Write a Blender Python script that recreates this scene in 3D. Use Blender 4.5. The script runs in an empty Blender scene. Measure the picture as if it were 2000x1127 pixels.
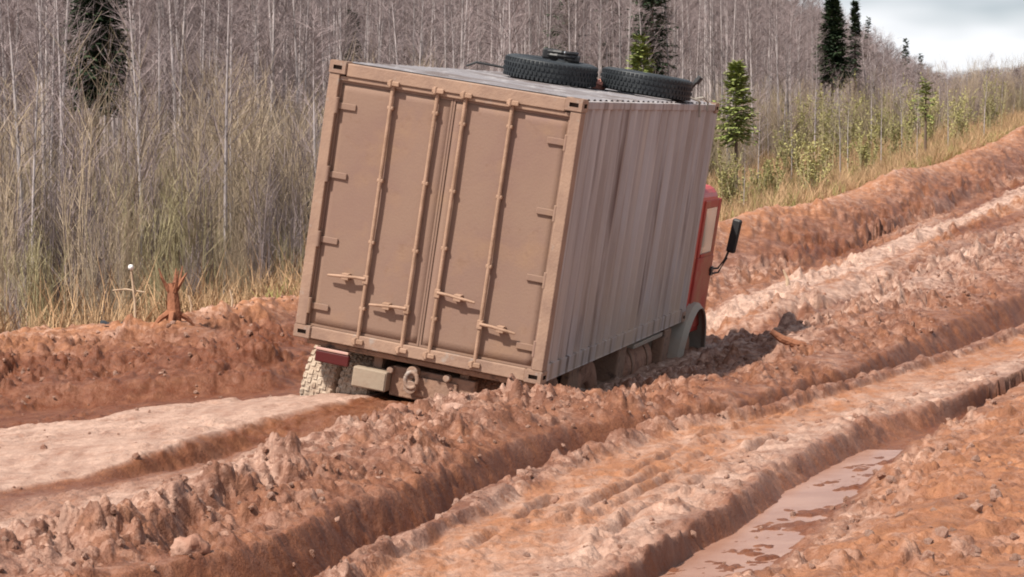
import bpy, bmesh, math, random
import numpy as np
from mathutils import Matrix, Vector

random.seed(7)
rng = np.random.default_rng(7)
R = math.radians
sc = bpy.context.scene
col = sc.collection

# ------------------------------------------------------------------ camera, sky, sun, exposure
CAM_Z = 1.65
PITCH = 1.9
FPX = 4050.0                      # focal length in pixels of the 2000 px wide photograph
cam_data = bpy.data.cameras.new("camera")
cam_data.sensor_width = 36.0
cam_data.lens = FPX / 2000.0 * 36.0
cam_data.clip_start = 0.1
cam_data.clip_end = 3000.0
cam = bpy.data.objects.new("camera", cam_data)
cam.location = (0, 0, CAM_Z)
cam.rotation_euler = (R(90 - PITCH), 0, 0)
col.objects.link(cam)
sc.camera = cam

SUN_EL, SUN_AZ = 53.0, -133.0     # azimuth clockwise from +Y (the view direction)
world = bpy.data.worlds.new("World")
sc.world = world
world.use_nodes = True
wn, wl = world.node_tree.nodes, world.node_tree.links
wn.clear()
w_out = wn.new("ShaderNodeOutputWorld")
w_bg = wn.new("ShaderNodeBackground")
w_bg.inputs["Strength"].default_value = 0.055
sky = wn.new("ShaderNodeTexSky")
sky.sky_type = 'NISHITA'
sky.sun_disc = False
sky.sun_elevation = R(SUN_EL)
sky.sun_rotation = R(SUN_AZ)
sky.air_density = 1.0
sky.dust_density = 1.2
w_tc = wn.new("ShaderNodeTexCoord")
w_map = wn.new("ShaderNodeMapping")
w_map.inputs["Scale"].default_value = (1.0, 1.0, 3.2)
w_map.inputs["Location"].default_value = (0.35, 0.1, 0.12)
w_noise = wn.new("ShaderNodeTexNoise")
w_noise.inputs["Scale"].default_value = 2.2
w_noise.inputs["Detail"].default_value = 5.0
w_noise.inputs["Roughness"].default_value = 0.55
w_ramp = wn.new("ShaderNodeValToRGB")
w_ramp.color_ramp.elements[0].position = 0.42
w_ramp.color_ramp.elements[1].position = 0.60
w_mix = wn.new("ShaderNodeMix")
w_mix.data_type = 'RGBA'
w_mix.inputs["B"].default_value = (13.0, 13.2, 13.6, 1)
wl.new(w_tc.outputs["Generated"], w_map.inputs["Vector"])
wl.new(w_map.outputs["Vector"], w_noise.inputs["Vector"])
w_sep = wn.new("ShaderNodeSeparateXYZ")
w_low = wn.new("ShaderNodeMapRange")
w_low.inputs["From Min"].default_value = 0.15
w_low.inputs["From Max"].default_value = 0.02
w_low.inputs["To Max"].default_value = 0.30
w_add = wn.new("ShaderNodeMath")
wl.new(w_tc.outputs["Generated"], w_sep.inputs["Vector"])
wl.new(w_sep.outputs["Z"], w_low.inputs["Value"])
wl.new(w_noise.outputs["Fac"], w_add.inputs[0])
wl.new(w_low.outputs["Result"], w_add.inputs[1])
wl.new(w_add.outputs["Value"], w_ramp.inputs["Fac"])
wl.new(w_ramp.outputs["Color"], w_mix.inputs["Factor"])
wl.new(sky.outputs["Color"], w_mix.inputs["A"])
wl.new(w_mix.outputs["Result"], w_bg.inputs["Color"])
wl.new(w_bg.outputs["Background"], w_out.inputs["Surface"])

sun_data = bpy.data.lights.new("sun", 'SUN')
sun_data.energy = 5.0
sun_data.angle = R(2.0)
sun_data.color = (1.0, 0.93, 0.83)
sun = bpy.data.objects.new("sun", sun_data)
sdir = Vector((math.sin(R(SUN_AZ)) * math.cos(R(SUN_EL)), math.cos(R(SUN_AZ)) * math.cos(R(SUN_EL)), math.sin(R(SUN_EL))))
sun.rotation_euler = sdir.to_track_quat('Z', 'Y').to_euler()
sun.location = (-20, 0, 30)
col.objects.link(sun)

sc.view_settings.view_transform = 'Standard'
sc.view_settings.look = 'None'
sc.view_settings.gamma = 1.0
sc.view_settings.exposure = 0.5
sc.view_settings.use_curve_mapping = False
try:
    sc.cycles.use_denoising = True
    sc.cycles.filter_width = 1.9
    sc.cycles.max_bounces = 6
    sc.cycles.transparent_max_bounces = 8
except Exception:
    pass

# ------------------------------------------------------------------ helpers: materials
def mat(name, color, rough=0.8, spec=0.3, noise=None, bump=None, rand=0.0, metallic=0.0, coords='Object', stretch=(1, 1, 1)):
    """noise=(color2, scale, lo, hi); bump=(scale, strength, distance)"""
    m = bpy.data.materials.new(name)
    m.use_nodes = True
    nt = m.node_tree
    n, l = nt.nodes, nt.links
    b = n["Principled BSDF"]
    b.inputs["Roughness"].default_value = rough
    b.inputs["Specular IOR Level"].default_value = spec
    b.inputs["Metallic"].default_value = metallic
    src = None
    if noise or bump:
        tc = n.new("ShaderNodeTexCoord")
        mp = n.new("ShaderNodeMapping")
        mp.inputs["Scale"].default_value = stretch
        l.new(tc.outputs[coords], mp.inputs["Vector"])
    rgb = n.new("ShaderNodeRGB")
    rgb.outputs[0].default_value = (*color, 1)
    src = rgb.outputs[0]
    if noise:
        specs = noise if isinstance(noise, list) else [noise]
        for (c2, s, lo, hi) in specs:
            nz = n.new("ShaderNodeTexNoise")
            nz.inputs["Scale"].default_value = s
            nz.inputs["Detail"].default_value = 6
            nz.inputs["Roughness"].default_value = 0.6
            l.new(mp.outputs["Vector"], nz.inputs["Vector"])
            rp = n.new("ShaderNodeMapRange")
            rp.inputs["From Min"].default_value = lo
            rp.inputs["From Max"].default_value = hi
            l.new(nz.outputs["Fac"], rp.inputs["Value"])
            mx = n.new("ShaderNodeMix")
            mx.data_type = 'RGBA'
            mx.inputs["B"].default_value = (*c2, 1)
            l.new(rp.outputs["Result"], mx.inputs["Factor"])
            l.new(src, mx.inputs["A"])
            src = mx.outputs["Result"]
    if rand:
        oi = n.new("ShaderNodeObjectInfo")
        mr = n.new("ShaderNodeMapRange")
        mr.inputs["To Min"].default_value = 1 - rand
        mr.inputs["To Max"].default_value = 1 + rand
        l.new(oi.outputs["Random"], mr.inputs["Value"])
        hs = n.new("ShaderNodeHueSaturation")
        l.new(mr.outputs["Result"], hs.inputs["Value"])
        l.new(src, hs.inputs["Color"])
        src = hs.outputs["Color"]
    l.new(src, b.inputs["Base Color"])
    if bump:
        nz = n.new("ShaderNodeTexNoise")
        nz.inputs["Scale"].default_value = bump[0]
        nz.inputs["Detail"].default_value = 5
        l.new(mp.outputs["Vector"], nz.inputs["Vector"])
        bp = n.new("ShaderNodeBump")
        bp.inputs["Strength"].default_value = bump[1]
        bp.inputs["Distance"].default_value = bump[2]
        l.new(nz.outputs["Fac"], bp.inputs["Height"])
        l.new(bp.outputs["Normal"], b.inputs["Normal"])
    return m

# ------------------------------------------------------------------ helpers: meshes and objects
class MB:
    def __init__(self):
        self.v, self.f = [], []
    def add(self, vs, fs):
        o = len(self.v)
        self.v += [tuple(p) for p in vs]
        self.f += [tuple(i + o for i in q) for q in fs]
        return self
    def box(self, x0, x1, y0, y1, z0, z1, M=None):
        vs = [Vector((x, y, z)) for z in (z0, z1) for y in (y0, y1) for x in (x0, x1)]
        if M is not None:
            vs = [M @ p for p in vs]
        return self.add(vs, [(0, 2, 3, 1), (4, 5, 7, 6), (0, 1, 5, 4), (2, 6, 7, 3), (0, 4, 6, 2), (1, 3, 7, 5)])
    def tube(self, pts, rs, n=8, cap=True):
        pts = [Vector(p) for p in pts]
        if not hasattr(rs, '__len__'):
            rs = [rs] * len(pts)
        vs, fs = [], []
        for i, p in enumerate(pts):
            d = (pts[min(i + 1, len(pts) - 1)] - pts[max(i - 1, 0)]).normalized()
            a = d.cross(Vector((0, 0, 1)) if abs(d.z) < 0.9 else Vector((1, 0, 0))).normalized()
            b = d.cross(a)
            for k in range(n):
                t = 2 * math.pi * k / n
                vs.append(p + (a * math.cos(t) + b * math.sin(t)) * rs[i])
        for i in range(len(pts) - 1):
            for k in range(n):
                k2 = (k + 1) % n
                fs.append((i * n + k, i * n + k2, (i + 1) * n + k2, (i + 1) * n + k))
        if cap:
            fs.append(tuple(range(n - 1, -1, -1)))
            fs.append(tuple((len(pts) - 1) * n + k for k in range(n)))
        return self.add(vs, fs)
    def ribbon(self, p, q, w, side):
        p, q, s = Vector(p), Vector(q), Vector(side)
        return self.add([p - s * w, p + s * w, q + s * w * .35, q - s * w * .35], [(0, 1, 2, 3)])
    def lathe(self, prof, n=40, axis='x', closed=True, c=(0, 0, 0)):
        """prof: list of (radius, axial)"""
        vs, fs = [], []
        m = len(prof)
        for i in range(n):
            t = 2 * math.pi * i / n
            for (r, a) in prof:
                if axis == 'x':
                    vs.append((c[0] + a, c[1] + r * math.cos(t), c[2] + r * math.sin(t)))
                else:
                    vs.append((c[0] + r * math.cos(t), c[1] + r * math.sin(t), c[2] + a))
        for i in range(n):
            i2 = (i + 1) % n
            for j in range(m if closed else m - 1):
                j2 = (j + 1) % m
                fs.append((i * m + j, i * m + j2, i2 * m + j2, i2 * m + j))
        return self.add(vs, fs)
    def build(self, name, m, parent=None, loc=None, smooth=False, bevel=0.0, weld=False):
        me = bpy.data.meshes.new(name)
        me.from_pydata(self.v, [], self.f)
        bm = bmesh.new()
        bm.from_mesh(me)
        bmesh.ops.recalc_face_normals(bm, faces=bm.faces)
        bm.to_mesh(me)
        bm.free()
        if smooth:
            me.shade_smooth()
        me.materials.append(m)
        o = bpy.data.objects.new(name, me)
        col.objects.link(o)
        if parent:
            o.parent = parent
        if loc is not None:
            o.location = loc
        if bevel:
            b = o.modifiers.new("bevel", 'BEVEL')
            b.width = bevel
            b.segments = 2
            b.limit_method = 'ANGLE'
        return o

def tag(o, label=None, cat=None, group=None, kind=None):
    if label: o['label'] = label
    if cat: o['category'] = cat
    if group: o['group'] = group
    if kind: o['kind'] = kind
    return o

def empty(name, label, cat, M=None, loc=None, group=None):
    o = bpy.data.objects.new(name, None)
    col.objects.link(o)
    o.empty_display_size = 0.3
    if M is not None: o.matrix_world = M
    if loc is not None: o.location = loc
    return tag(o, label, cat, group)

def copy_tree(o, parent=None):
    c = o.copy()
    col.objects.link(c)
    if parent: c.parent = parent
    for ch in list(o.children):
        copy_tree(ch, c)
    return c

# ------------------------------------------------------------------ numpy noise
def _hash(ix, iy, seed):
    h = (ix.astype(np.int64) * 374761393 + iy.astype(np.int64) * 668265263 + seed * 1442695041) & 0xFFFFFFFF
    h = ((h ^ (h >> 13)) * 1274126177) & 0xFFFFFFFF
    h = (h ^ (h >> 16)) & 0xFFFFFFFF
    return h.astype(np.float64) / 4294967295.0

def vnoise(x, y, seed=0):
    ix, iy = np.floor(x), np.floor(y)
    fx, fy = x - ix, y - iy
    fx = fx * fx * fx * (fx * (fx * 6 - 15) + 10)
    fy = fy * fy * fy * (fy * (fy * 6 - 15) + 10)
    a, b = _hash(ix, iy, seed), _hash(ix + 1, iy, seed)
    c, d = _hash(ix, iy + 1, seed), _hash(ix + 1, iy + 1, seed)
    return (a + (b - a) * fx) * (1 - fy) + (c + (d - c) * fx) * fy - 0.5

def fbm(x, y, seed=0, octv=4, gain=0.5):
    s, a, t = 0, 1.0, 0
    for i in range(octv):
        s = s + a * vnoise(x * 2 ** i + 17.3 * i, y * 2 ** i - 9.1 * i, seed + i)
        t += a
        a *= gain
    return s / t

def lumps(x, y, cell, seed=0, rmin=.3, rmax=.75):
    """broken-clod relief: the highest of many randomly sized, tilted, flat-topped bumps"""
    gx, gy = x / cell, y / cell
    ix, iy = np.floor(gx), np.floor(gy)
    best = np.zeros_like(gx)
    for dx in (-1, 0, 1):
        for dy in (-1, 0, 1):
            jx, jy = ix + dx, iy + dy
            px = jx + _hash(jx, jy, seed)
            py = jy + _hash(jx, jy, seed + 11)
            r = rmin + (rmax - rmin) * _hash(jx, jy, seed + 23)
            hh = 0.25 + 0.75 * _hash(jx, jy, seed + 37)
            an = _hash(jx, jy, seed + 51) * 6.283
            ex, ey = gx - px, gy - py
            ca, sa = np.cos(an), np.sin(an)
            rx, ry = (ex * ca + ey * sa), (-ex * sa + ey * ca) * 1.5
            d = np.maximum(np.abs(rx), np.abs(ry)) * .6 + np.sqrt(rx * rx + ry * ry) * .4
            t = 1 - d / r
            tilt = (_hash(jx, jy, seed + 67) - .5) * 1.2
            bump = (1 - (1 - np.clip(t * 1.7, 0, 1)) ** 2.2) * (hh + tilt * rx) * (r / rmax)
            best = np.maximum(best, bump)
    return best

# ------------------------------------------------------------------ the lie of the land
YAW = R(28.0)
SY, CY = math.sin(YAW), math.cos(YAW)
def to_uv(x, y): return x * SY + y * CY, -x * CY + y * SY
def to_xy(u, v): return u * SY - v * CY, u * CY + v * SY

def base(x, y):
    u = x * SY + y * CY
    q = np.clip(u - 13.0, 0, 22.5)
    return .0016 * q * q + .072 * np.clip(u - 35.5, 0, 95) + .045 * np.clip(x, -30, 40)

CP, SP = math.cos(R(PITCH)), math.sin(R(PITCH))
def ray(px, py):
    cx, cz = (px - 1000) / FPX, -(py - 563.5) / FPX
    d = Vector((cx, CP + cz * SP, -SP + cz * CP))
    return d / d.y
_D = np.geomspace(4, 400, 6000)
def on_ground(px, py, h=0.0):
    """the first point where the sight line through a photo pixel meets the land raised by h"""
    d = ray(px, py)
    z = CAM_Z + d.z * _D - base(d.x * _D, _D) - h
    i = int(np.argmax(z < 0)) if (z < 0).any() else len(_D) - 1
    return d.x * _D[i], _D[i]

LINES = []
def line(pts, rough, pale=0.3, dark=0.0, orange=0.0, h=None):  # dark: moist soil, and shade painted onto walls and bank faces
    us, vs, hs = [], [], []
    for p in pts:
        hh = p[2] if len(p) > 2 else h
        x, y = on_ground(p[0], p[1], hh)
        u, v = to_uv(x, y)
        us.append(u); vs.append(v); hs.append(hh)
    o = np.argsort(us)
    us, vs, hs = np.array(us)[o], np.array(vs)[o], np.array(hs)[o]
    uu = np.arange(us[0], us[-1] + .1, .1)
    k = np.hanning(13)[1:-1]; k /= k.sum()
    def sm(a): return np.convolve(np.pad(np.interp(uu, us, a), 5, mode='edge'), k, 'valid')
    LINES.append(dict(u=uu, v=sm(vs), h=sm(hs), r=rough, p=pale, d=dark, o=orange, off=None))
    return len(LINES) - 1
def rel(i, j, t, dmax, h, rough, pale=.3, dark=0., orange=0., depth_gap=None):
    """a line between lines i and j: fraction t of the gap from i, at most dmax away"""
    LINES.append(dict(off=(i, j, t, dmax, h, depth_gap), r=rough, p=pale, d=dark, o=orange))
    return len(LINES) - 1
def const(v, h, rough, pale=.2, dark=0., orange=0.):
    LINES.append(dict(u=np.array([0., 1.]), v=np.array([v, v], float), h=np.array([h, h], float), r=rough, p=pale, d=dark, o=orange, off=None))

const(-400, 0, 0)
const(-30, 0, .04, .05, .3, .6)
line([(1640, 1127), (1700, 1075), (1823, 970), (2000, 830)], .05, .05, .25, .7, h=.08)
line([(1530, 1127), (1640, 1010), (1720, 935), (1790, 874), (1860, 825), (2000, 745)], .06, .3, .1, .4, h=.0)
a3 = line([(1470, 1127), (1590, 1022), (1680, 952), (1760, 896), (1830, 850), (2000, 765)], .025, .2, .75, h=-.10)
a4 = line([(1130, 1218), (1290, 1124), (1400, 1060), (1510, 986), (1600, 934), (1690, 884), (1760, 861), (1823, 838), (2000, 752)], .012, .1, .7, .4, h=-.11)
a5 = line([(1060, 1160), (1150, 1127), (1230, 1085), (1308, 1046), (1403, 985), (1506, 912), (1567, 882), (1662, 843), (1705, 812), (1822, 791), (2000, 725)], .035, .4, .3, h=.04)
a6 = line([(900, 1127), (1100, 1030), (1300, 930), (1500, 845), (1700, 775), (1823, 735), (2000, 680)], .028, .33, 0, .7, h=.0)
a8 = line([(560, 1180), (700, 1100), (859, 1018), (988, 942), (1147, 874), (1298, 825), (1360, 813), (1489, 794), (1610, 760), (1748, 716), (1830, 692), (2000, 640)], .065, .3, .25, h=.07)
a11 = line([(100, 1180), (276, 1116), (435, 1079), (587, 1033), (662, 990), (770, 956), (851, 916), (1003, 863), (1109, 831), (1230, 810), (1437, 780), (1532, 752), (1662, 720), (1748, 678), (1822, 640), (2000, 570)], .045, .2, .55, .3, h=-.03)
l8 = line([(-50, 1040, .18), (177, 1003, .18), (300, 980, .18), (430, 930, .15), (560, 873, .14), (680, 830, .15), (770, 795, .18), (870, 765, .19), (960, 754, .19), (1050, 780, .09), (1190, 775, .01), (1300, 742, -.06), (1400, 707, -.07), (1500, 660, .10), (1600, 620, .12), (1823, 520, .15), (2000, 450, .15)], .09, .38, .1)
l9 = line([(-50, 985, -.03), (177, 948, -.03), (250, 935, -.05), (420, 900, -.08), (500, 872, -.07), (580, 842, -.02), (650, 812, .06), (950, 725, -.15), (1200, 690, -.2), (1400, 662, -.25), (1500, 610, -.05), (1823, 480, .05), (2000, 410, .05)], .02, .3, .75, .4)
l10 = line([(-50, 960, .01), (177, 928, .01), (230, 902, .05), (320, 870, .09), (420, 838, .10), (560, 803, .10), (640, 786, .10), (1000, 712, -.15), (1250, 665, -.2), (1420, 640, -.22), (1520, 590, -.05), (1823, 455, .05), (2000, 385, .05)], .02, .85)
l11 = line([(-50, 845, .07), (177, 822, .07), (280, 797, .07), (420, 781, .07), (600, 771, .07), (700, 768, .07), (1000, 700, -.15), (1300, 635, -.12), (1450, 590, 0), (1823, 440, .05), (2000, 365, .05)], .022, .8)
l13 = line([(-50, 760, .05), (177, 748, .05), (300, 737, .05), (430, 717, .04), (520, 714, .03), (590, 718, .03), (1400, 560, 0), (1500, 530, .05), (1823, 410, .05), (2000, 335, .05)], .06, .1, .75, .2)
l14 = line([(-50, 712, .24), (177, 700, .24), (300, 690, .24), (430, 668, .24), (590, 672, .24), (1450, 480, .25), (1600, 440, .22), (1823, 365, .2), (2000, 290, .2)], .12, .0, .85, .1)
l15 = line([(-50, 652, .45), (177, 647, .45), (310, 642, .46), (335, 630, .48), (400, 612, .53), (480, 599, .56), (570, 600, .56), (1450, 428, .75), (1500, 414, .75), (1600, 390, .75), (1680, 361, .75), (1823, 318, .75), (2000, 255, .75)], .06, .25, 0, .9)
rel(a5, a6, .25, .35, .03, .045, .7)
rel(a6, a8, .86, 9, .0, .03, .3, 0, .6)
rel(a8, a11, .12, .12, .06, .06, .2, .3)
rel(a8, a11, .4, .36, -.22, .02, .15, .35, .5, depth_gap=.35)
rel(a8, a11, .78, 9, -.38, .012, .0, .85, .7, depth_gap=.6)
line([(0, 1150, .0), (160, 1110, .0), (300, 1068, .0), (420, 1005, .0), (560, 955, .03), (680, 915, .05), (800, 880, .07), (950, 820, .10), (1100, 795, .08), (1250, 775, .06), (1400, 735, .04), (1600, 690, .03), (1823, 600, .05), (2000, 530, .05)], .095, .15, .35, .2)
l8b = rel(l8, l9, .35, 1.2, .02, .035, .8)
l9b = rel(l9, l10, .6, 9, .05, .03, .0, .75, .8)
rel(l11, l13, .25, .35, -.2, .02, .0, .8, .4)
rel(l11, l13, .82, 9, -.17, .03, .0, .85, .4)
const(400, 0, .02)

def loft(u, v):
    """height above the base land and the mud's roughness, paleness, wetness with painted wall shade, orangeness at (u, v)"""
    shape = u.shape
    u, v = u.ravel(), v.ravel()
    VS, HS, ATT = [], [], []
    cache = {}
    for k, L in enumerate(LINES):
        if L['off'] is None:
            cache[k] = (np.interp(u, L['u'], L['v']), np.interp(u, L['u'], L['h']))
    for k, L in enumerate(LINES):
        if L['off'] is not None:
            i, j, t, dm, h, dg = L['off']
            vi, vj = cache[i][0], cache[j][0]
            gap = np.maximum(vj - vi, .02)
            d = np.minimum(gap * t, dm)
            hi, hj = cache[i][1], cache[j][1]
            hh = np.full_like(u, h)
            if dg: hh = np.maximum(h, -gap * dg)
            if k == l9b:
                hh = np.minimum(hh, np.maximum(hi, hj) - .02)
            if k == l8b:
                hh = np.interp(u, [13.2, 14.6], [.02, -.17])
            if i == l11:     # the left rut fades out ahead of the truck
                hh = hh * np.clip((25 - u) / 3, 0, 1)
            cache[k] = (vi + d, hh)
    k = np.clip((u - 24) / 4, 0, 1)           # ahead of the truck the bank is a slumped slope
    cache[l14] = (np.minimum(cache[l14][0], cache[l15][0] - 1.25 * k - .02), cache[l14][1])
    cache[l13] = (np.minimum(cache[l13][0], cache[l14][0] - .9 * k - .02), cache[l13][1])
    # two crest shoulders behind the far bank
    vc, hc = cache[l15]
    cache['s1'] = (vc + .7, hc - .22)
    cache['s2'] = (vc + 2.6, np.full_like(u, .12))
    cache['s3'] = (vc + 8, np.zeros_like(u))
    info = {'s1': dict(r=.04, p=.1, d=0, o=.7), 's2': dict(r=.03, p=.1, d=0, o=.2), 's3': dict(r=.03, p=0, d=0, o=0)}
    keys = list(cache.keys())
    V = np.stack([cache[k][0] for k in keys])
    H = np.stack([cache[k][1] for k in keys])
    A = np.array([[(info[k] if k in info else LINES[k])[q] for q in 'rpdo'] for k in keys])
    order = np.argsort(np.median(V, axis=1), kind='stable')
    V, H, A = V[order], H[order], A[order]
    V = np.maximum.accumulate(V + np.arange(len(keys))[:, None] * 1e-4, axis=0)
    h = np.zeros_like(u)
    at = np.zeros((len(u), 4))
    for i in range(len(keys) - 1):
        m = (v >= V[i]) & (v < V[i + 1])
        if not m.any(): continue
        t = (v[m] - V[i][m]) / np.maximum(V[i + 1][m] - V[i][m], 1e-5)
        ts = t * .6 + (t * t * (3 - 2 * t)) * .4
        h[m] = H[i][m] * (1 - ts) + H[i + 1][m] * ts
        at[m] = A[i] * (1 - t[:, None]) + A[i + 1] * t[:, None]
    crest = cache[l15][0]
    return h.reshape(shape), at.reshape(shape + (4,)), crest.reshape(shape)

def ground_z(x, y):
    x, y = np.atleast_1d(np.asarray(x, float)), np.atleast_1d(np.asarray(y, float))
    u, v = to_uv(x, y)
    h, _, _ = loft(u, v)
    return base(x, y) + h

# grooves pressed by tyres into the smooth track: (pixel polyline, half width, depth, clod roughness)
GROOVES = []
for pts, wd, dp in (
    ([(700, 1120), (800, 1085), (900, 1030), (990, 990)], .04, .03),
    ([(860, 1110), (960, 1045), (1060, 985), (1110, 955)], .05, .03),
    ([(1060, 1025), (1150, 985), (1240, 945), (1330, 905), (1400, 870)], .06, .035),
    ([(1230, 930), (1330, 870), (1430, 835), (1520, 815), (1610, 790)], .05, .03),
    ([(1100, 1010), (1180, 1000), (1260, 960), (1380, 900)], .05, .025),
    ([(1330, 905), (1420, 905), (1500, 870), (1600, 825)], .06, .03),
    ([(1150, 1090), (1250, 1010), (1350, 950), (1420, 915)], .06, .03)):
    GROOVES.append(([to_uv(*on_ground(a, b, 0)) for a, b in pts], wd, dp))

def groove_field(u, v):
    out = np.zeros_like(u)
    for pts, wd, dp in GROOVES:
        wd = wd * .65
        us = np.array([p[0] for p in pts]); vs = np.array([p[1] for p in pts])
        lo, hi = us.min(), us.max()
        o = np.argsort(us)
        d = v - np.interp(u, us[o], vs[o]) + .05 * vnoise(u * 2.5, u * 0 + 3.1, 5)
        fade = np.clip((u - lo) / .3, 0, 1) * np.clip((hi - u) / .3, 0, 1)
        s = d / wd
        out += fade * dp * 1.15 * np.clip(.9 + 2 * vnoise(u * 3, v * 3, 8), .2, 1.6) * (-np.exp(-s * s) + .5 * np.exp(-(s - 2) ** 2) + .35 * np.exp(-(s + 2) ** 2))
    return out

# polar sheet: fine near the truck, coarse towards the horizon
ang = np.concatenate([np.linspace(-75, -17.5, 26)[:-1], np.linspace(-17.5, 17.5, 800), np.linspace(17.5, 75, 26)[1:]])
rad = np.concatenate([np.geomspace(.6, 8.6, 40)[:-1], np.geomspace(8.6, 27, 620)[:-1], np.geomspace(27, 75, 200)[:-1], np.geomspace(75, 900, 50)])
AA, RR = np.meshgrid(np.radians(ang), rad)
GX, GY = np.tan(np.clip(AA, -1.31, 1.31)) * RR, RR.copy()
GU, GV = to_uv(GX, GY)
# wobble the cross position so edges break irregularly
wob = .11 * fbm(GU * .9, GV * .9, 3, 3) + .03 * fbm(GU * 4, GV * 4, 9, 3)
near = np.clip((85 - GY) / 20, 0, 1)
wob = wob + .55 * fbm(GU * .30, GV * .30, 11, 3) * np.clip((GU - 24) / 6, 0, 1) + .30 * fbm(GU * .45, GV * .45, 12, 3) * np.clip((GV - 12.5) / 1.5, 0, 1)
GH, GA, GC = loft(GU, GV + wob * near)
GH = GH * (1 + .7 * fbm(GU * .28, GV * .5, 13, 3) * np.clip((GV - 11.5) / 1.5, 0, 1) * np.clip((GH - .1) / .2, 0, 1))
rough, pale, dark, orange = [GA[..., i].copy() for i in range(4)]
churn = np.clip((GU - 22) / 4, 0, 1) * np.clip((GV - 7.5) / 1.5, 0, 1) * np.clip((GC - .6 - GV) / 1.0, 0, 1)
rough += .075 * churn
pale += .22 * churn
dark *= 1 - .75 * churn
furrow = (1 + 1.6 * churn) * .05 * fbm(GU * .35, GV * 2.6, 41, 3) + .03 * fbm(GU * .5, GV * 7, 43, 2)
inroad = np.clip((GC - GV) / .5, 0, 1) * np.clip((GV + 2) / 3, 0, 1)
tracks = churn * (.34 * np.abs(fbm(GU * .10, GV * 1.05, 201, 3)) + .10 * fbm(GU * .25, GV * 1.3, 205, 2) - .05)
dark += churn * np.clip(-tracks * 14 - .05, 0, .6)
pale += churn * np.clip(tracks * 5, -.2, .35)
cl = lumps(GU * .7, GV, .46, 101) * .62 + lumps(GU * .75, GV, .22, 131) * .62 + lumps(GU * .85 + .3, GV, .11, 151) * .42 + lumps(GU + .7, GV, .055, 171) * .26 + .45 * fbm(GU * 6, GV * 6, 181, 4) - .48
patch = np.clip(.8 + 1.7 * fbm(GU * .8, GV * 1.4, 61, 3) + 1.3 * fbm(GU * 2.7, GV * 2.7, 63, 2), .15, 1.35)
GZ = base(GX, GY) + GH + near * (rough * 1.75 * cl * patch + tracks + furrow * inroad * np.clip(.35 + rough * 9, 0, 1) + .018 * fbm(GU * 5, GV * 9, 71, 4) * np.clip(rough * 40, .3, 1)) + groove_field(GU, GV)
GZ += .25 * fbm(GX * .12, GY * .12, 77, 2) * np.clip((GV - GC - 2) / 6, 0, 1)
# the truck has pressed the mud down where it stands
nv = GX.size
nr, nc = GX.shape
idx = np.arange(nv).reshape(nr, nc)
quads = np.stack([idx[:-1, :-1], idx[:-1, 1:], idx[1:, 1:], idx[1:, :-1]], -1).reshape(-1, 4)
fcu = (GV - GC).ravel()[quads].mean(1)

def sheet(name, sel, m):
    q = quads[sel]
    used, inv = np.unique(q, return_inverse=True)
    q = inv.reshape(-1, 4)
    co = np.stack([GX.ravel()[used], GY.ravel()[used], GZ.ravel()[used]], -1)
    me = bpy.data.meshes.new(name)
    me.vertices.add(len(used)); me.vertices.foreach_set("co", co.ravel().astype(np.float32))
    me.loops.add(q.size); me.loops.foreach_set("vertex_index", q.ravel().astype(np.int32))
    me.polygons.add(len(q))
    me.polygons.foreach_set("loop_start", (np.arange(len(q)) * 4).astype(np.int32))
    me.update(calc_edges=True)
    for nm, arr in (("pale", pale), ("wet_shade", dark), ("orange", orange), ("rough", rough)):
        a = me.attributes.new(nm, 'FLOAT', 'POINT')
        a.data.foreach_set("value", arr.ravel()[used].astype(np.float32))
    me.shade_smooth()
    me.materials.append(m)
    o = bpy.data.objects.new(name, me)
    col.objects.link(o)
    o['kind'] = 'structure'
    return o

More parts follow.
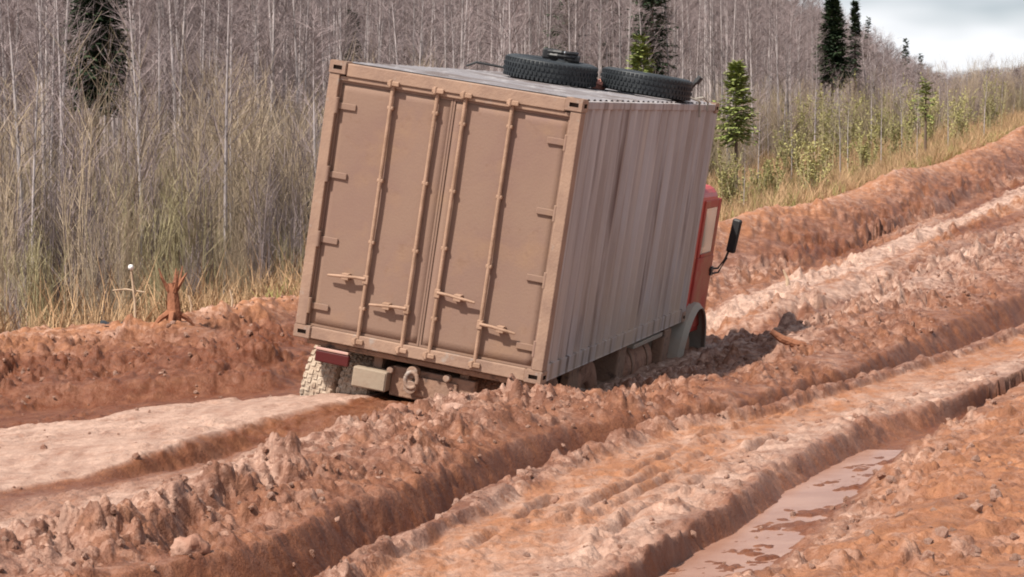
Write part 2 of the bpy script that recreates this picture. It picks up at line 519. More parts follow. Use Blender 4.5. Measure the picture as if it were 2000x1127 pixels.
def mud_material():
    m = bpy.data.materials.new("mud")
    m.use_nodes = True
    n, l = m.node_tree.nodes, m.node_tree.links
    b = n["Principled BSDF"]
    tc = n.new("ShaderNodeTexCoord")
    def attr(nm):
        a = n.new("ShaderNodeAttribute"); a.attribute_name = nm
        return a.outputs["Fac"]
    def noise(scale, detail=5, stretch=None):
        nz = n.new("ShaderNodeTexNoise")
        nz.inputs["Scale"].default_value = scale
        nz.inputs["Detail"].default_value = detail
        nz.inputs["Roughness"].default_value = .62
        if stretch:
            mp = n.new("ShaderNodeMapping"); mp.inputs["Rotation"].default_value = (0, 0, YAW); mp.inputs["Scale"].default_value = stretch
            l.new(tc.outputs["Object"], mp.inputs["Vector"]); l.new(mp.outputs["Vector"], nz.inputs["Vector"])
        else:
            l.new(tc.outputs["Object"], nz.inputs["Vector"])
        return nz.outputs["Fac"]
    def math_(op, a, c, clamp=False):
        x = n.new("ShaderNodeMath"); x.operation = op; x.use_clamp = clamp
        for i, s in enumerate((a, c)):
            if isinstance(s, (int, float)): x.inputs[i].default_value = s
            else: l.new(s, x.inputs[i])
        return x.outputs[0]
    def mix(f, a, c):
        x = n.new("ShaderNodeMix"); x.data_type = 'RGBA'
        l.new(f, x.inputs["Factor"])
        for nm, s in (("A", a), ("B", c)):
            if isinstance(s, tuple): x.inputs[nm].default_value = (*s, 1)
            else: l.new(s, x.inputs[nm])
        return x.outputs["Result"]
    n1, n2, n3 = noise(1.3), noise(6, 6), noise(22, 6)
    st = noise(2.2, 6, (3.2, .35, 1))
    sw = math_('ADD', math_('MULTIPLY', n1, .5), math_('MULTIPLY', n2, .5))
    swing = math_('MULTIPLY', math_('SUBTRACT', sw, .5), 2.6)
    streak = math_('MULTIPLY', math_('SUBTRACT', st, .5), 1.6)
    fp = math_('ADD', math_('ADD', attr("pale"), swing), streak, True)
    fo = math_('ADD', attr("orange"), math_('MULTIPLY', swing, -.8), True)
    fd = math_('ADD', attr("wet_shade"), math_('MULTIPLY', math_('SUBTRACT', n2, .5), 1.5), True)
    def cells(scale):
        vt = n.new("ShaderNodeTexVoronoi"); vt.inputs["Scale"].default_value = scale; vt.inputs["Randomness"].default_value = 1
        wv = n.new("ShaderNodeMix"); wv.data_type = 'VECTOR'; wv.inputs["Factor"].default_value = .12
        cz = n.new("ShaderNodeTexNoise"); cz.inputs["Scale"].default_value = scale * 1.5; l.new(tc.outputs["Object"], cz.inputs["Vector"])
        l.new(tc.outputs["Object"], wv.inputs["A"]); l.new(cz.outputs["Color"], wv.inputs["B"])
        l.new(wv.outputs["Result"], vt.inputs["Vector"])
        sx = n.new("ShaderNodeSeparateXYZ"); l.new(vt.outputs["Color"], sx.inputs["Vector"])
        return sx.outputs["X"]
    ck = math_('MULTIPLY', math_('SUBTRACT', math_('ADD', math_('MULTIPLY', cells(9), .55), math_('MULTIPLY', cells(23), .45)), .5), math_('MINIMUM', math_('MULTIPLY', attr("rough"), 14), .95))
    fp = math_('ADD', fp, math_('SUBTRACT', ck, .12), True)
    c = mix(fo, (.195, .086, .054), (.345, .148, .070))
    c = mix(fp, c, (.47, .31, .24))  # pale clay, with the sheen of reflected sky painted in as colour
    c = mix(fd, c, (.125, .035, .012))  # moist soil colour that also paints shade on rut walls and banks
    fine = math_('ADD', math_('ADD', .72, math_('MULTIPLY', n3, .5)), math_('MULTIPLY', ck, .5))
    hs = n.new("ShaderNodeHueSaturation"); l.new(c, hs.inputs["Color"]); l.new(fine, hs.inputs["Value"])
    l.new(hs.outputs["Color"], b.inputs["Base Color"])
    ro = math_('SUBTRACT', .66, math_('MULTIPLY', fd, .12))
    l.new(math_('SUBTRACT', ro, math_('MULTIPLY', n2, .15)), b.inputs["Roughness"])
    b.inputs["Specular IOR Level"].default_value = .3
    bp = n.new("ShaderNodeBump"); bp.inputs["Strength"].default_value = .85; bp.inputs["Distance"].default_value = .02
    l.new(math_('ADD', n3, math_('MULTIPLY', noise(60, 4), .5)), bp.inputs["Height"])
    l.new(bp.outputs["Normal"], b.inputs["Normal"])
    return m
M_mud = mud_material()
M_litter = mat("leaf_litter", (.20, .135, .085), .95, .1, [((.27, .185, .11), 1.5, .4, .6), ((.12, .10, .06), 7, .45, .65), ((.15, .15, .06), .4, .5, .7)], (30, .8, .03))
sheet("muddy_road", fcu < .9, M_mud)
sheet("ground", fcu >= .9, M_litter)

# milky water lying in the near rut
M_water = mat("muddy_water", (.35, .195, .14), .26, .45, ((.29, .15, .105), 2.2, .4, .6), (5, .12, .02), stretch=(1, 1, 1))
def puddle():
    left = [to_uv(*on_ground(a, b, -.08)) for a, b in [(1120, 1190), (1270, 1110), (1400, 1043), (1510, 978), (1600, 928), (1690, 881), (1745, 862)]]
    right = [to_uv(*on_ground(a, b, -.08)) for a, b in [(1420, 1190), (1490, 1120), (1590, 1026), (1680, 956), (1740, 912), (1775, 880)]]
    us = np.linspace(4.5, min(left[-1][0], right[-1][0]) + .2, 40)
    lu, lv = zip(*left); ru, rv = zip(*right)
    vs = []
    for u in us:
        a, b = np.interp(u, ru, rv) - .22, np.interp(u, lu, lv) + .22
        for v in (a, b):
            x, y = to_xy(u, v)
            vs.append((x, y, float(base(x, y)) - .103))
    mb = MB().add(vs, [(2 * i, 2 * i + 1, 2 * i + 3, 2 * i + 2) for i in range(len(us) - 1)])
    o = mb.build("puddle", M_water, smooth=True)
    tag(o, kind='structure')
puddle()

# ------------------------------------------------------------------ shipping container (axes: x to its right, y forward, z up, origin under the rear doors)
BOX_M = Matrix(((0.94457, 0.29377, 0.14658, -0.8954), (-0.28219, 0.95466, -0.09485, 19.0301), (-0.1678, 0.04823, 0.98464, 0.3615), (0, 0, 0, 1)))
M_rear = mat("dried_mud_on_doors", (.245, .158, .118), .82, .25, [((.225, .140, .112), 1.1, .42, .62), ((.27, .170, .115), 2.3, .5, .7), ((.21, .125, .088), 9, .6, .8)], (45, .2, .01))
M_frame = mat("muddy_frame_steel", (.33, .215, .155), .75, .3, [((.25, .160, .12), 2.5, .42, .65), ((.33, .29, .26), 6, .6, .75)], (40, .4, .01))
M_rod = mat("muddy_rod_steel", (.37, .235, .165), .7, .3, [((.27, .165, .11), 5, .4, .65)], (60, .4, .008))
M_roof = mat("weathered_roof_steel", (.20, .185, .195), .55, .4, [((.13, .105, .10), 1.6, .45, .6), ((.38, .36, .36), 5, .55, .7)], (30, .3, .01))
M_hole = mat("shade_dark_steel", (.05, .035, .028), .9, .2, [((.12, .07, .05), 6, .5, .7)])  # dark colour paints the shade inside the casting holes; floor shares it

def side_material():
    m = bpy.data.materials.new("mud_streaked_side")
    m.use_nodes = True
    n, l = m.node_tree.nodes, m.node_tree.links
    b = n["Principled BSDF"]
    tc = n.new("ShaderNodeTexCoord")
    def nz(scale, st, detail=5):
        mp = n.new("ShaderNodeMapping"); mp.inputs["Scale"].default_value = st
        t = n.new("ShaderNodeTexNoise"); t.inputs["Scale"].default_value = scale; t.inputs["Detail"].default_value = detail; t.inputs["Roughness"].default_value = .6
        l.new(tc.outputs["Object"], mp.inputs["Vector"]); l.new(mp.outputs["Vector"], t.inputs["Vector"])
        return t.outputs["Fac"]
    def rng_(s, a, c):
        r = n.new("ShaderNodeMapRange"); r.inputs["From Min"].default_value = a; r.inputs["From Max"].default_value = c
        l.new(s, r.inputs["Value"]); return r.outputs["Result"]
    def mix(f, a, c):
        x = n.new("ShaderNodeMix"); x.data_type = 'RGBA'; l.new(f, x.inputs["Factor"])
        for nm, s in (("A", a), ("B", c)):
            if isinstance(s, tuple): x.inputs[nm].default_value = (*s, 1)
            else: l.new(s, x.inputs[nm])
        return x.outputs["Result"]
    c = mix(rng_(nz(1.6, (1, 1.6, .16)), .4, .62), (.43, .40, .405), (.31, .26, .24))
    c = mix(rng_(nz(7, (1, 1.5, .06)), .5, .72), c, (.46, .40, .37))
    c = mix(rng_(nz(3.4, (1, 1.8, .09)), .56, .70), c, (.12, .075, .065))
    sp = n.new("ShaderNodeSeparateXYZ"); l.new(tc.outputs["Object"], sp.inputs["Vector"])
    def mth(op, a, b_):
        x = n.new("ShaderNodeMath"); x.operation = op
        for i, q in enumerate((a, b_)):
            if isinstance(q, (int, float)): x.inputs[i].default_value = q
            else: l.new(q, x.inputs[i])
        return x.outputs[0]
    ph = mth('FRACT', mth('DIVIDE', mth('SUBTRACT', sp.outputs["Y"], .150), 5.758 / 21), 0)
    fold_shade = mth('MULTIPLY', rng_(mth('ABSOLUTE', mth('SUBTRACT', ph, .63), 0), .19, .11), rng_(nz(2.5, (1, 1, .4)), .22, .5))
    fold_shade = mth('MULTIPLY', fold_shade, rng_(sp.outputs["Z"], 3.2, .6))
    c = mix(fold_shade, c, (.115, .082, .070))  # recesses of the corrugation darkened in colour to stand for their shade
    low = rng_(sp.outputs["Z"], 1.5, .1)          # splashed with lighter road mud towards the wheels
    mm = n.new("ShaderNodeMath"); mm.operation = 'MULTIPLY'; l.new(low, mm.inputs[0]); l.new(rng_(nz(2.2, (1, 1, .5)), .35, .6), mm.inputs[1])
    c = mix(mm.outputs[0], c, (.42, .33, .27))
    l.new(c, b.inputs["Base Color"])
    b.inputs["Roughness"].default_value = .7
    b.inputs["Specular IOR Level"].default_value = .3
    bp = n.new("ShaderNodeBump"); bp.inputs["Strength"].default_value = .35; bp.inputs["Distance"].default_value = .01
    l.new(nz(30, (1, 1, .3)), bp.inputs["Height"]); l.new(bp.outputs["Normal"], b.inputs["Normal"])
    return m
M_side = side_material()

HW, BL, BH = 1.219, 6.058, 2.591
box = empty("shipping_container", "mud coated steel shipping container with closed rear doors, riding on the stuck truck", "container", M=BOX_M)

def casting_mesh():
    bm = bmesh.new()
    bmesh.ops.create_cube(bm, size=1)
    bmesh.ops.scale(bm, vec=(.170, .178, .122), verts=bm.verts)
    bmesh.ops.bevel(bm, geom=list(bm.edges), offset=.008, segments=2, affect='EDGES')
    for axis, sg in ((0, 1), (0, -1), (1, 1), (1, -1), (2, 1)):
        fs = [f for f in bm.faces if f.normal[axis] * sg > .98]
        if not fs: continue
        f = max(fs, key=lambda f: f.calc_area())
        bmesh.ops.inset_individual(bm, faces=[f], thickness=.048 if axis != 2 else .05)
        r = bmesh.ops.extrude_discrete_faces(bm, faces=[f])
        nf = r['faces'][0]
        d = Vector((0, 0, 0)); d[axis] = -sg * .04
        bmesh.ops.translate(bm, vec=d, verts=nf.verts)
        nf.material_index = 1
        for e in nf.edges:
            for g in e.link_faces: g.material_index = 1
    me = bpy.data.meshes.new("corner_casting")
    bm.to_mesh(me); bm.free()
    me.materials.append(M_frame); me.materials.append(M_hole)
    return me
cm = casting_mesh()
for sx in (-1, 1):
    for y in (.083, BL - .083):
        for z in (.059, BH - .053):
            o = bpy.data.objects.new("corner_casting", cm); col.objects.link(o); o.parent = box
            o.location = (sx * (HW - .080), y, z)

for sx in (-1, 1):      # posts and rails
    MB().box(min(sx * (HW - .105), sx * (HW - .002)), max(sx * (HW - .105), sx * (HW - .002)), .003, .15, .121, BH - .115).build("corner_post", M_frame, box, bevel=.008)
    MB().box(min(sx * (HW - .12), sx * (HW - .003)), max(sx * (HW - .12), sx * (HW - .003)), BL - .15, BL - .004, .121, BH - .115).build("corner_post", M_side, box, bevel=.008)
    MB().box(min(sx * (HW - .07), sx * (HW - .004)), max(sx * (HW - .07), sx * (HW - .004)), .172, BL - .172, BH - .085, BH - .012).build("top_rail", M_side, box, bevel=.008)
    x0, x1 = sx * (HW - .055), sx * (HW - .006)
    mb = MB().box(min(x0, x1), max(x0, x1), .172, BL - .172, .012, .165)
    mb.box(min(sx * (HW - .10), sx * (HW - .002)), max(sx * (HW - .10), sx * (HW - .002)), .174, BL - .174, .004, .02)
    mb.build("bottom_rail", M_side, box, bevel=.006)
MB().box(-HW + .165, HW - .165, .012, .14, BH - .125, BH - .006).box(-HW + .105, HW - .105, .028, .12, BH - .168, BH - .126).build("header", M_frame, box, bevel=.008)
MB().box(-HW + .165, HW - .165, .010, .14, .006, .118).build("sill", M_frame, box, bevel=.008)
for z0, z1 in ((BH - .12, BH - .01), (.01, .14)):
    MB().box(-HW + .165, HW - .165, BL - .12, BL - .01, z0, z1).build("front_rail", M_side, box, bevel=.008)

def corrugated(name, m, p_at, length, pitch, depth, parent):
    """p_at(s, d, end) -> point; trapezoid wave along s with relief d"""
    prof = []
    k = int(round(length / pitch)); pt = length / k
    for i in range(k):
        for f, d in ((0, 0), (.26, 0), (.5, 1), (.76, 1)):
            prof.append(((i + f) * pt, d * depth))
    prof.append((length, 0))
    vs, fs = [], []
    for s, d in prof:
        vs += [p_at(s, d, 0), p_at(s, d, 1)]
    for i in range(len(prof) - 1):
        fs.append((2 * i, 2 * i + 2, 2 * i + 3, 2 * i + 1))
    o = MB().add(vs, fs).build(name, m, parent)
    sd = o.modifiers.new("thickness", 'SOLIDIFY'); sd.thickness = .004; sd.offset = -1
    return o
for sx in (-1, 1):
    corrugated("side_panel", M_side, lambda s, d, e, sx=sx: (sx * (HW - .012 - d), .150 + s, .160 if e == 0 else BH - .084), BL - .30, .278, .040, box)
corrugated("roof_panel", M_roof, lambda s, d, e: ((-HW + .06) if e == 0 else (HW - .06), .16 + s, BH + .004 - d), BL - .32, .209, .022, box)
corrugated("front_panel", M_side, lambda s, d, e: (-HW + .12 + s, BL - .03 - d, .14 if e == 0 else BH - .12), 2 * HW - .24, .25, .04, box)
MB().box(-HW + .06, HW - .06, .14, BL - .12, .09, .15).build("floor", M_hole, box)

# the two rear doors, each with two lock rods, handles, hinges
doors = []
for sx in (-1, 1):
    x0, x1 = (-HW + .108, -.003) if sx < 0 else (.003, HW - .108)
    mb = MB()
    nx, nz = 14, 24                     # slightly dented sheet
    x0p, x1p, z0p, z1p = x0, x1, .122, BH - .170
    vs, fs = [], []
    for j in range(nz + 1):
        for i in range(nx + 1):
            x, z = x0p + (x1p - x0p) * i / nx, z0p + (z1p - z0p) * j / nz
            e = min(1, min(i, nx - i, j, nz - j) / 2)
            d = (math.sin(x * 5.1 + z * 1.3) * math.cos(z * 2.9 + sx) * .006 + random.uniform(-.001, .001)) * e
            vs.append((x, .060 + d, z))
    for j in range(nz):
        for i in range(nx):
            a = j * (nx + 1) + i
            fs.append((a, a + 1, a + nx + 2, a + nx + 1))
    mb.add(vs, fs)
    d = mb.build("door", M_rear, box, smooth=True)
    so = d.modifiers.new("thickness", 'SOLIDIFY'); so.thickness = .05; so.offset = 1
    doors.append(d)
    # gasket edge round the door
    MB().box(x0, x0 + .018, .050, .062, z0p, z1p).box(x1 - .018, x1, .050, .062, z0p, z1p).box(x0 + .018, x1 - .018, .050, .062, z0p, z0p + .018).box(x0 + .018, x1 - .018, .050, .062, z1p - .018, z1p).build("gasket", M_rear, d)
    for rx in ((-.585, -.150) if sx < 0 else (.122, .568)):
        MB().tube([(rx, .022, .035), (rx, .022, 2.492)], 0.019, 12).build("lock_rod", M_rod, d, smooth=False)
        for z in (.42, 1.02, 1.62, 2.22):
            zz = z + random.uniform(-.05, .05)
            MB().box(rx - .030, rx + .030, .006, .058, zz - .020, zz + .020).build("rod_bracket", M_rod, d, bevel=.012)
        for z in (.062, 2.468):
            MB().box(rx - .052, rx + .062, -.012, .011, z - .022, z + .022).tube([(rx - .02, -.004, z - .034), (rx - .02, -.004, z + .034)], .018, 8).build("cam_keeper", M_rod, d, bevel=.008)
    hs = ((-.585, -.965, .64), (-.150, -.52, .44)) if sx < 0 else ((.122, .49, .64), (.568, .91, .43))
    for hx, he, z in hs:
        s = 1 if he > hx else -1
        mb = MB().tube([(hx, .0, z + .012), (hx + s * .10, -.004, z + .010), (hx + s * .24, -.006, z - .002), (he, .008, z - .016)], [.017, .015, .016, .012], 8)
        xm = hx + s * .2
        mb.box(xm - .035, xm + .035, -.016, .058, z - .032, z + .030)
        mb.box(hx - .026, hx + .026, -.006, .02, z - .035, z + .045)
        mb.build("handle", M_rod, d, bevel=.006)
    px = sx * (HW - .108)
    for z in (2.19, 1.55, .94, .31):
        xa, xb = (px - .012, px + .185) if sx < 0 else (px - .185, px + .012)
        mb = MB().box(xa, xb, .040, .058, z - .030, z + .030)
        mb.tube([(px, .022, z - .075), (px, .022, z + .075)], .022, 8)
        mb.build("hinge", M_rear, d, bevel=.006)

# ------------------------------------------------------------------ truck
BASE = 1.05
truck = empty("truck", "red cab truck sunk to its axles in the mud under the container", "truck", M=BOX_M @ Matrix.Translation((0, 0, -BASE)))
UP = (0, 0, BASE)
M_red = mat("red_cab_paint", (.42, .030, .026), .42, .5, [((.36, .11, .06), 1.6, .5, .68), ((.48, .04, .035), 5, .5, .7)], None)
M_redmud = mat("red_paint_under_mud", (.36, .045, .035), .6, .3, [((.36, .13, .075), 1.8, .42, .62), ((.36, .17, .10), 2.6, .58, .8)], (30, .3, .01))
M_chassis = mat("muddy_chassis", (.26, .165, .12), .85, .2, [((.30, .18, .125), 3, .45, .65), ((.07, .05, .045), 7, .55, .7)], (25, .6, .02))
M_guard = mat("grey_mudguard", (.33, .285, .24), .75, .3, [((.37, .27, .21), 2.4, .45, .65)], (25, .4, .01))
M_tyremud = mat("mud_caked_tyre", (.42, .33, .255), .9, .15, [((.33, .22, .16), 5, .45, .65), ((.48, .39, .31), 14, .5, .7)], (16, 1.0, .05))
M_tyredark = mat("mud_brown_tyre", (.36, .20, .14), .85, .2, [((.11, .06, .045), 4, .5, .7)], (30, .6, .02))
M_rubber = mat("dusty_black_rubber", (.014, .018, .022), .6, .45, [((.04, .045, .05), 4, .5, .7)], (40, .4, .008))
M_tread = mat("worn_black_tread", (.011, .014, .018), .6, .45, [((.03, .034, .037), 7, .5, .7)], (40, .4, .008))
M_box = mat("beige_steel_box", (.30, .235, .175), .75, .3, [((.27, .195, .145), 4, .5, .7)], (25, .4, .01))
M_glass = mat("cab_glass", (.45, .42, .36), .12, .6, [((.52, .40, .30), 3, .45, .7)])
M_black = mat("black_plastic", (.022, .022, .024), .5, .4)
M_lampred = mat("red_lamp_lens", (.075, .009, .009), .5, .3, [((.13, .055, .04), 9, .55, .75)])
M_lamppale = mat("pale_reflector_strip", (.50, .30, .26), .5, .4, [((.5, .33, .26), 9, .5, .7)])
M_deep = mat("dark_underside", (.035, .025, .02), .9, .1)

for sx in (-1, 1):
    MB().box(sx * .43 - .045, sx * .43 + .045, .22, 8.0, -.33, -.045).build("chassis_rail", M_chassis, truck, UP, bevel=.01)
for y in (1.1, 2.9, 4.8):
    MB().box(-.38, .38, y - .08, y + .08, -.30, -.10).build("cross_member", M_chassis, truck, UP, bevel=.01)
mb = MB().box(-.26, .56, .16, .26, -.40, -.12)
mb.box(-.02, .40, .130, .158, -.36, -.17)
mb.build("rear_cross_member", M_chassis, truck, UP, bevel=.012)
MB().box(-1.12, 1.12, .10, .19, -.062, -.012).build("rear_beam", M_chassis, truck, UP, bevel=.01)
h = MB().tube([(-.03, .06, -.13), (-.03, .16, -.13)], .055, 14)
h.tube([(-.025, .04, -.27), (-.025, .16, -.27)], .062, 14)
t = []
for k in range(13):
    a = R(-200 + k * 30)
    t.append((-.02 + .06 * math.cos(a), .045, -.20 + .075 * math.sin(a)))
h.tube(t, .022, 8)
h.build("tow_hitch", M_frame, truck, UP, bevel=.012)
MB().tube([(.30, .08, -.13), (.30, .16, -.13)], .035, 12).build("hose_coupling", M_frame, truck, UP, bevel=.01)
MB().tube([(-.26, .10, -.16), (-.26, .20, -.16)], .034, 12).build("hose_coupling", M_frame, truck, UP, bevel=.01)
MB().box(-1.00, -.66, .055, .10, -.205, -.095).build("tail_lamp", M_lampred, truck, UP, bevel=.012)
MB().box(-1.00, -.67, .050, .102, -.092, -.066).build("reflector_strip", M_lamppale, truck, UP, bevel=.006)
bx = MB().box(-.60, -.26, .04, .22, -.365, -.175)
bo = bx.build("step_box", M_box, truck, UP, bevel=.014)
MB().box(-.585, -.275, .034, .039, -.35, -.19).build("lid", M_box, bo, bevel=.0)

def tyre_prof(ro, ri, w, mid=None):
    h = w / 2
    return [(ri, -h * .72), (ri + .03, -h * .86), ((ro + ri) / 2, -h), (ro - .06, -h * .97), (ro - .018, -h * .86), (ro, -h * .6), (ro, h * .6), (ro - .018, h * .86), (ro - .06, h * .97), ((ro + ri) / 2, h), (ri + .03, h * .86), (ri, h * .72)]
def tread_blocks(mb, ro, w, c, axis='x', n=30, rows=4, hgt=.022):
    h = w / 2
    for r in range(rows):
        a0 = -h * .90 + r * (2 * h * .90 / rows)
        a1 = a0 + 2 * h * .90 / rows * .78
        for i in range(n):
            t0 = 2 * math.pi * (i + (r % 2) * .5) / n
            t1 = t0 + 2 * math.pi / n * .66
            sk = .15 / n
            edge = (.02 if r in (0, rows - 1) else 0)
            vs = []
            for rr, sh in ((ro - .02, 0), (ro + hgt - edge * .3, .004)):
                for (t, a) in ((t0 + sh, a0 + sh), (t1 - sh, a0 + sh), (t1 - sh + sk, a1 - sh), (t0 + sh + sk, a1 - sh)):
                    if axis == 'x': vs.append((c[0] + a, c[1] + rr * math.cos(t), c[2] + rr * math.sin(t)))
                    else: vs.append((c[0] + rr * math.cos(t), c[1] + rr * math.sin(t), c[2] + a))
            mb.add(vs, [(3, 2, 1, 0), (4, 5, 6, 7), (0, 1, 5, 4), (1, 2, 6, 5), (2, 3, 7, 6), (3, 0, 4, 7)])
    return mb
def wheel(c, w, ro, m, rows, n, label=None):
    p = MB().lathe([(.31, -w * .33), (.30, w * .33), (.26, w * .30), (.10, w * .12), (.10, -w * .12), (.26, -w * .30)], 28, 'x', True, c).build("wheel", M_chassis, truck, UP)
    if label: p['label'] = label
    MB().lathe(tyre_prof(ro, .30, w), 48, 'x', True, c).build("tyre", m, p, smooth=False)
    tb = tread_blocks(MB(), ro, w, c, 'x', n, rows, .010).build("tread", m, p)
    tb['kind'] = 'stuff'
    return p
for x, m, lb in ((-1.03, M_tyremud, "pale mud caked rear wheel"), (-.67, M_tyremud, "pale mud caked rear wheel"), (.91, M_tyredark, None), (.58, M_tyredark, None)):
    wheel((x, .86, -.61), .36, .585, m, 6, 46, lb)
    wheel((x, 2.34, -.62), .335, .56, M_tyredark, 4, 30)
for s in (-1, 1):
    wheel((s * 1.0, 6.55, -.68), .30, .56, M_tyredark, 4, 30)
for y in (.86, 2.34):
    MB().tube([(-1.0, y, -.62), (-.2, y, -.62), (0, y, -.62), (.2, y, -.62), (1.0, y, -.62)], [.08, .09, .2, .09, .08], 14).build("axle", M_chassis, truck, UP)
# wheel guard and tanks along the right side
MB().box(1.02, 1.10, 1.45, 1.85, -.42, -.06).build("bracket", M_chassis, truck, UP, bevel=.01)
MB().box(.52, 1.14, 3.28, 3.62, -.50, -.02).build("battery_box", M_chassis, truck, UP, bevel=.02)
tk = MB().tube([(.86, 3.75, -.36), (.86, 3.82, -.36), (.86, 4.95, -.36), (.86, 5.02, -.36)], [.24, .28, .28, .24], 24).build("fuel_tank", M_tyredark, truck, UP, smooth=False)
for y in (4.0, 4.7):
    MB().lathe([(.295, -.025), (.295, .025), (.282, .025), (.282, -.025)], 24, 'x', True, (0, 0, 0)).build("strap", M_chassis, tk).matrix_local = Matrix.Translation((.86, y, -.36)) @ Matrix.Rotation(R(90), 4, 'Z')
MB().box(.60, 1.19, 3.72, 5.08, -.085, -.035).build("side_shelf", M_guard, truck, UP, bevel=.008)
MB().box(1.06, 1.20, 5.16, 5.50, -.50, -.02).box(1.02, 1.10, 5.3, 5.4, -.6, -.5).build("air_dryer", M_chassis, truck, UP, bevel=.02)

# front mudguards: arched sheet over the wheel, a broad apron behind it
for s in (-1, 1):
    vs, fs = [], []
    c0 = (0, 6.55, -.62)
    na = 26
    prof_x = (.74, 1.24, 1.30)
    for i in range(na + 1):
        a = R(8 + (208 - 8) * i / na)
        for j, xx in enumerate(prof_x):
            rr = .72 - (.05 if j == 2 else 0)
            yy, zz = c0[1] + rr * math.cos(a) * 1.0, c0[2] + rr * math.sin(a) * 1.12
            vs.append((s * xx, yy, zz))
    for i in range(na):
        for j in range(2):
            q = i * 3 + j
            fs.append((q, q + 1, q + 4, q + 3))
    g = MB().add(vs, fs).build("mudguard", M_guard, truck, UP, smooth=False)
    so = g.modifiers.new("thickness", 'SOLIDIFY'); so.thickness = .018
    bm_ = MB().box(min(s * .74, s * 1.27), max(s * .74, s * 1.27), 5.835, 5.865, -1.15, -.72).build("mud_flap", M_guard, g, bevel=.006)

# cab
def cab_section(y, z0, z1, w, r):
    pts = []
    n = 5
    for (cx, cz, a0) in ((w - r, z1 - r, 0), (-w + r, z1 - r, 90)):
        for k in range(n + 1):
            a = R(a0 + 90 * k / n)
            pts.append((cx + r * math.cos(a), y, cz + r * math.sin(a)))
    pts += [(-w, y, z0), (w, y, z0)]
    return pts
def cab_body():
    secs = [cab_section(6.16, -.20, 1.50, 1.13, .16), cab_section(6.24, -.20, 1.57, 1.165, .16), cab_section(7.15, -.22, 1.57, 1.175, .17), cab_section(7.48, -.25, 1.44, 1.16, .2)]
    fr = cab_section(7.55, -.25, 1.0, 1.14, .16)
    secs.append(fr)
    mb = MB(); vs = []; m = len(secs[0])
    for s in secs: vs += s
    fs = []
    for i in range(len(secs) - 1):
        for k in range(m):
            k2 = (k + 1) % m
            fs.append((i * m + k, i * m + k2, (i + 1) * m + k2, (i + 1) * m + k))
    fs += [tuple(range(m)), tuple(reversed(range((len(secs) - 1) * m, len(secs) * m)))]
    return mb.add(vs, fs)
cab = cab_body().build("cab", M_red, truck, UP, smooth=False, bevel=.01)
for s in (-1, 1):
    def sbox(mb, a, b, *r):
        return mb.box(min(s * a, s * b), max(s * a, s * b), *r)
    d = MB()
    sbox(d, 1.155, 1.192, 6.42, 7.36, -.16, .72)                    # lower door skin
    sbox(d, 1.140, 1.185, 6.42, 6.54, .722, 1.42)                   # window posts
    sbox(d, 1.140, 1.185, 7.20, 7.36, .722, 1.42)
    sbox(d, 1.140, 1.183, 6.54, 7.20, 1.32, 1.418)
    dd = d.build("door", M_redmud, cab, bevel=.012)
    sbox(MB(), 1.160, 1.178, 6.542, 7.198, .722, 1.319).build("window", M_glass, cab)
    sbox(MB(), 1.180, 1.196, 6.542, 7.20, .725, .765).build("window_sill", M_redmud, cab, bevel=.004)
    sbox(MB(), 1.193, 1.225, 7.20, 7.33, .52, .555).build("handle", M_black, cab, bevel=.006)
    sbox(MB(), 1.02, 1.18, 7.34, 7.62, -.60, -.252).build("step", M_redmud, cab, bevel=.02)
    arm = MB().tube([(s * 1.18, 7.30, .54), (s * 1.26, 7.40, .55), (s * 1.33, 7.42, .68), (s * 1.36, 7.42, .80)], .014, 8)
    arm.tube([(s * 1.18, 7.30, .47), (s * 1.27, 7.41, .50), (s * 1.35, 7.42, .70)], .012, 8)
    arm.box(min(s * 1.175, s * 1.215), max(s * 1.175, s * 1.215), 7.25, 7.35, .46, .57)
    ar = arm.build("mirror_arm", M_black, truck, UP)
    mi = MB()
    mi.box(-.062, .062, -.035, .030, -.215, .215)
    mo = mi.build("mirror", M_black, truck, bevel=.028)
    mo.location = (s * 1.395, 7.42, .98 + BASE); mo.rotation_euler = (0, R(4), R(-12 * s))
    mg = MB().box(-.048, .048, -.041, -.036, -.19, .19).build("mirror_glass", M_black, mo)
MB().box(-1.17, 1.17, 7.56, 7.70, -.66, -.36).build("bumper", M_redmud, truck, UP, bevel=.03)
MB().box(-1.0, 1.0, 7.53, 7.565, 0.55, 1.0).build("windscreen", M_glass, truck, UP)

# ------------------------------------------------------------------ what lies on the container roof
def on_roof(x, y, z=0.0): return BOX_M @ Vector((x, y, BH + .006 + z))
ROOF_R = BOX_M.to_3x3().to_4x4()
def roof_thing(name, label, cat, x, y, rz=0, group=None, tilt=(0, 0)):
    M = Matrix.Translation(on_roof(x, y)) @ ROOF_R @ Matrix.Rotation(R(rz), 4, 'Z') @ Matrix.Rotation(R(tilt[0]), 4, 'X') @ Matrix.Rotation(R(tilt[1]), 4, 'Y')
    return empty(name, label, cat, M=M, group=group)
def spare(x, y, label, rz, tilt, ro):
    t = roof_thing("spare_tyre", label, "tyre", x, y, rz, "spare tyres lying on the container roof", tilt)
    w = .24
    MB().lathe(tyre_prof(ro, .27, w), 56, 'z', True, (0, 0, w / 2 + .01)).build("casing", M_rubber, t, smooth=False)
    tb = tread_blocks(MB(), ro, w, (0, 0, w / 2 + .01), 'z', 64, 4, .011).build("tread", M_tread, t)
    tb['kind'] = 'stuff'
    return t
spare(-.17, 3.65, "black spare tyre farther from the roof edge with scrap gear on top", 10, (1.5, 0), .50)
spare(.735, 4.3, "black spare tyre lying at the right edge of the container roof", 40, (0, 1.0), .50)

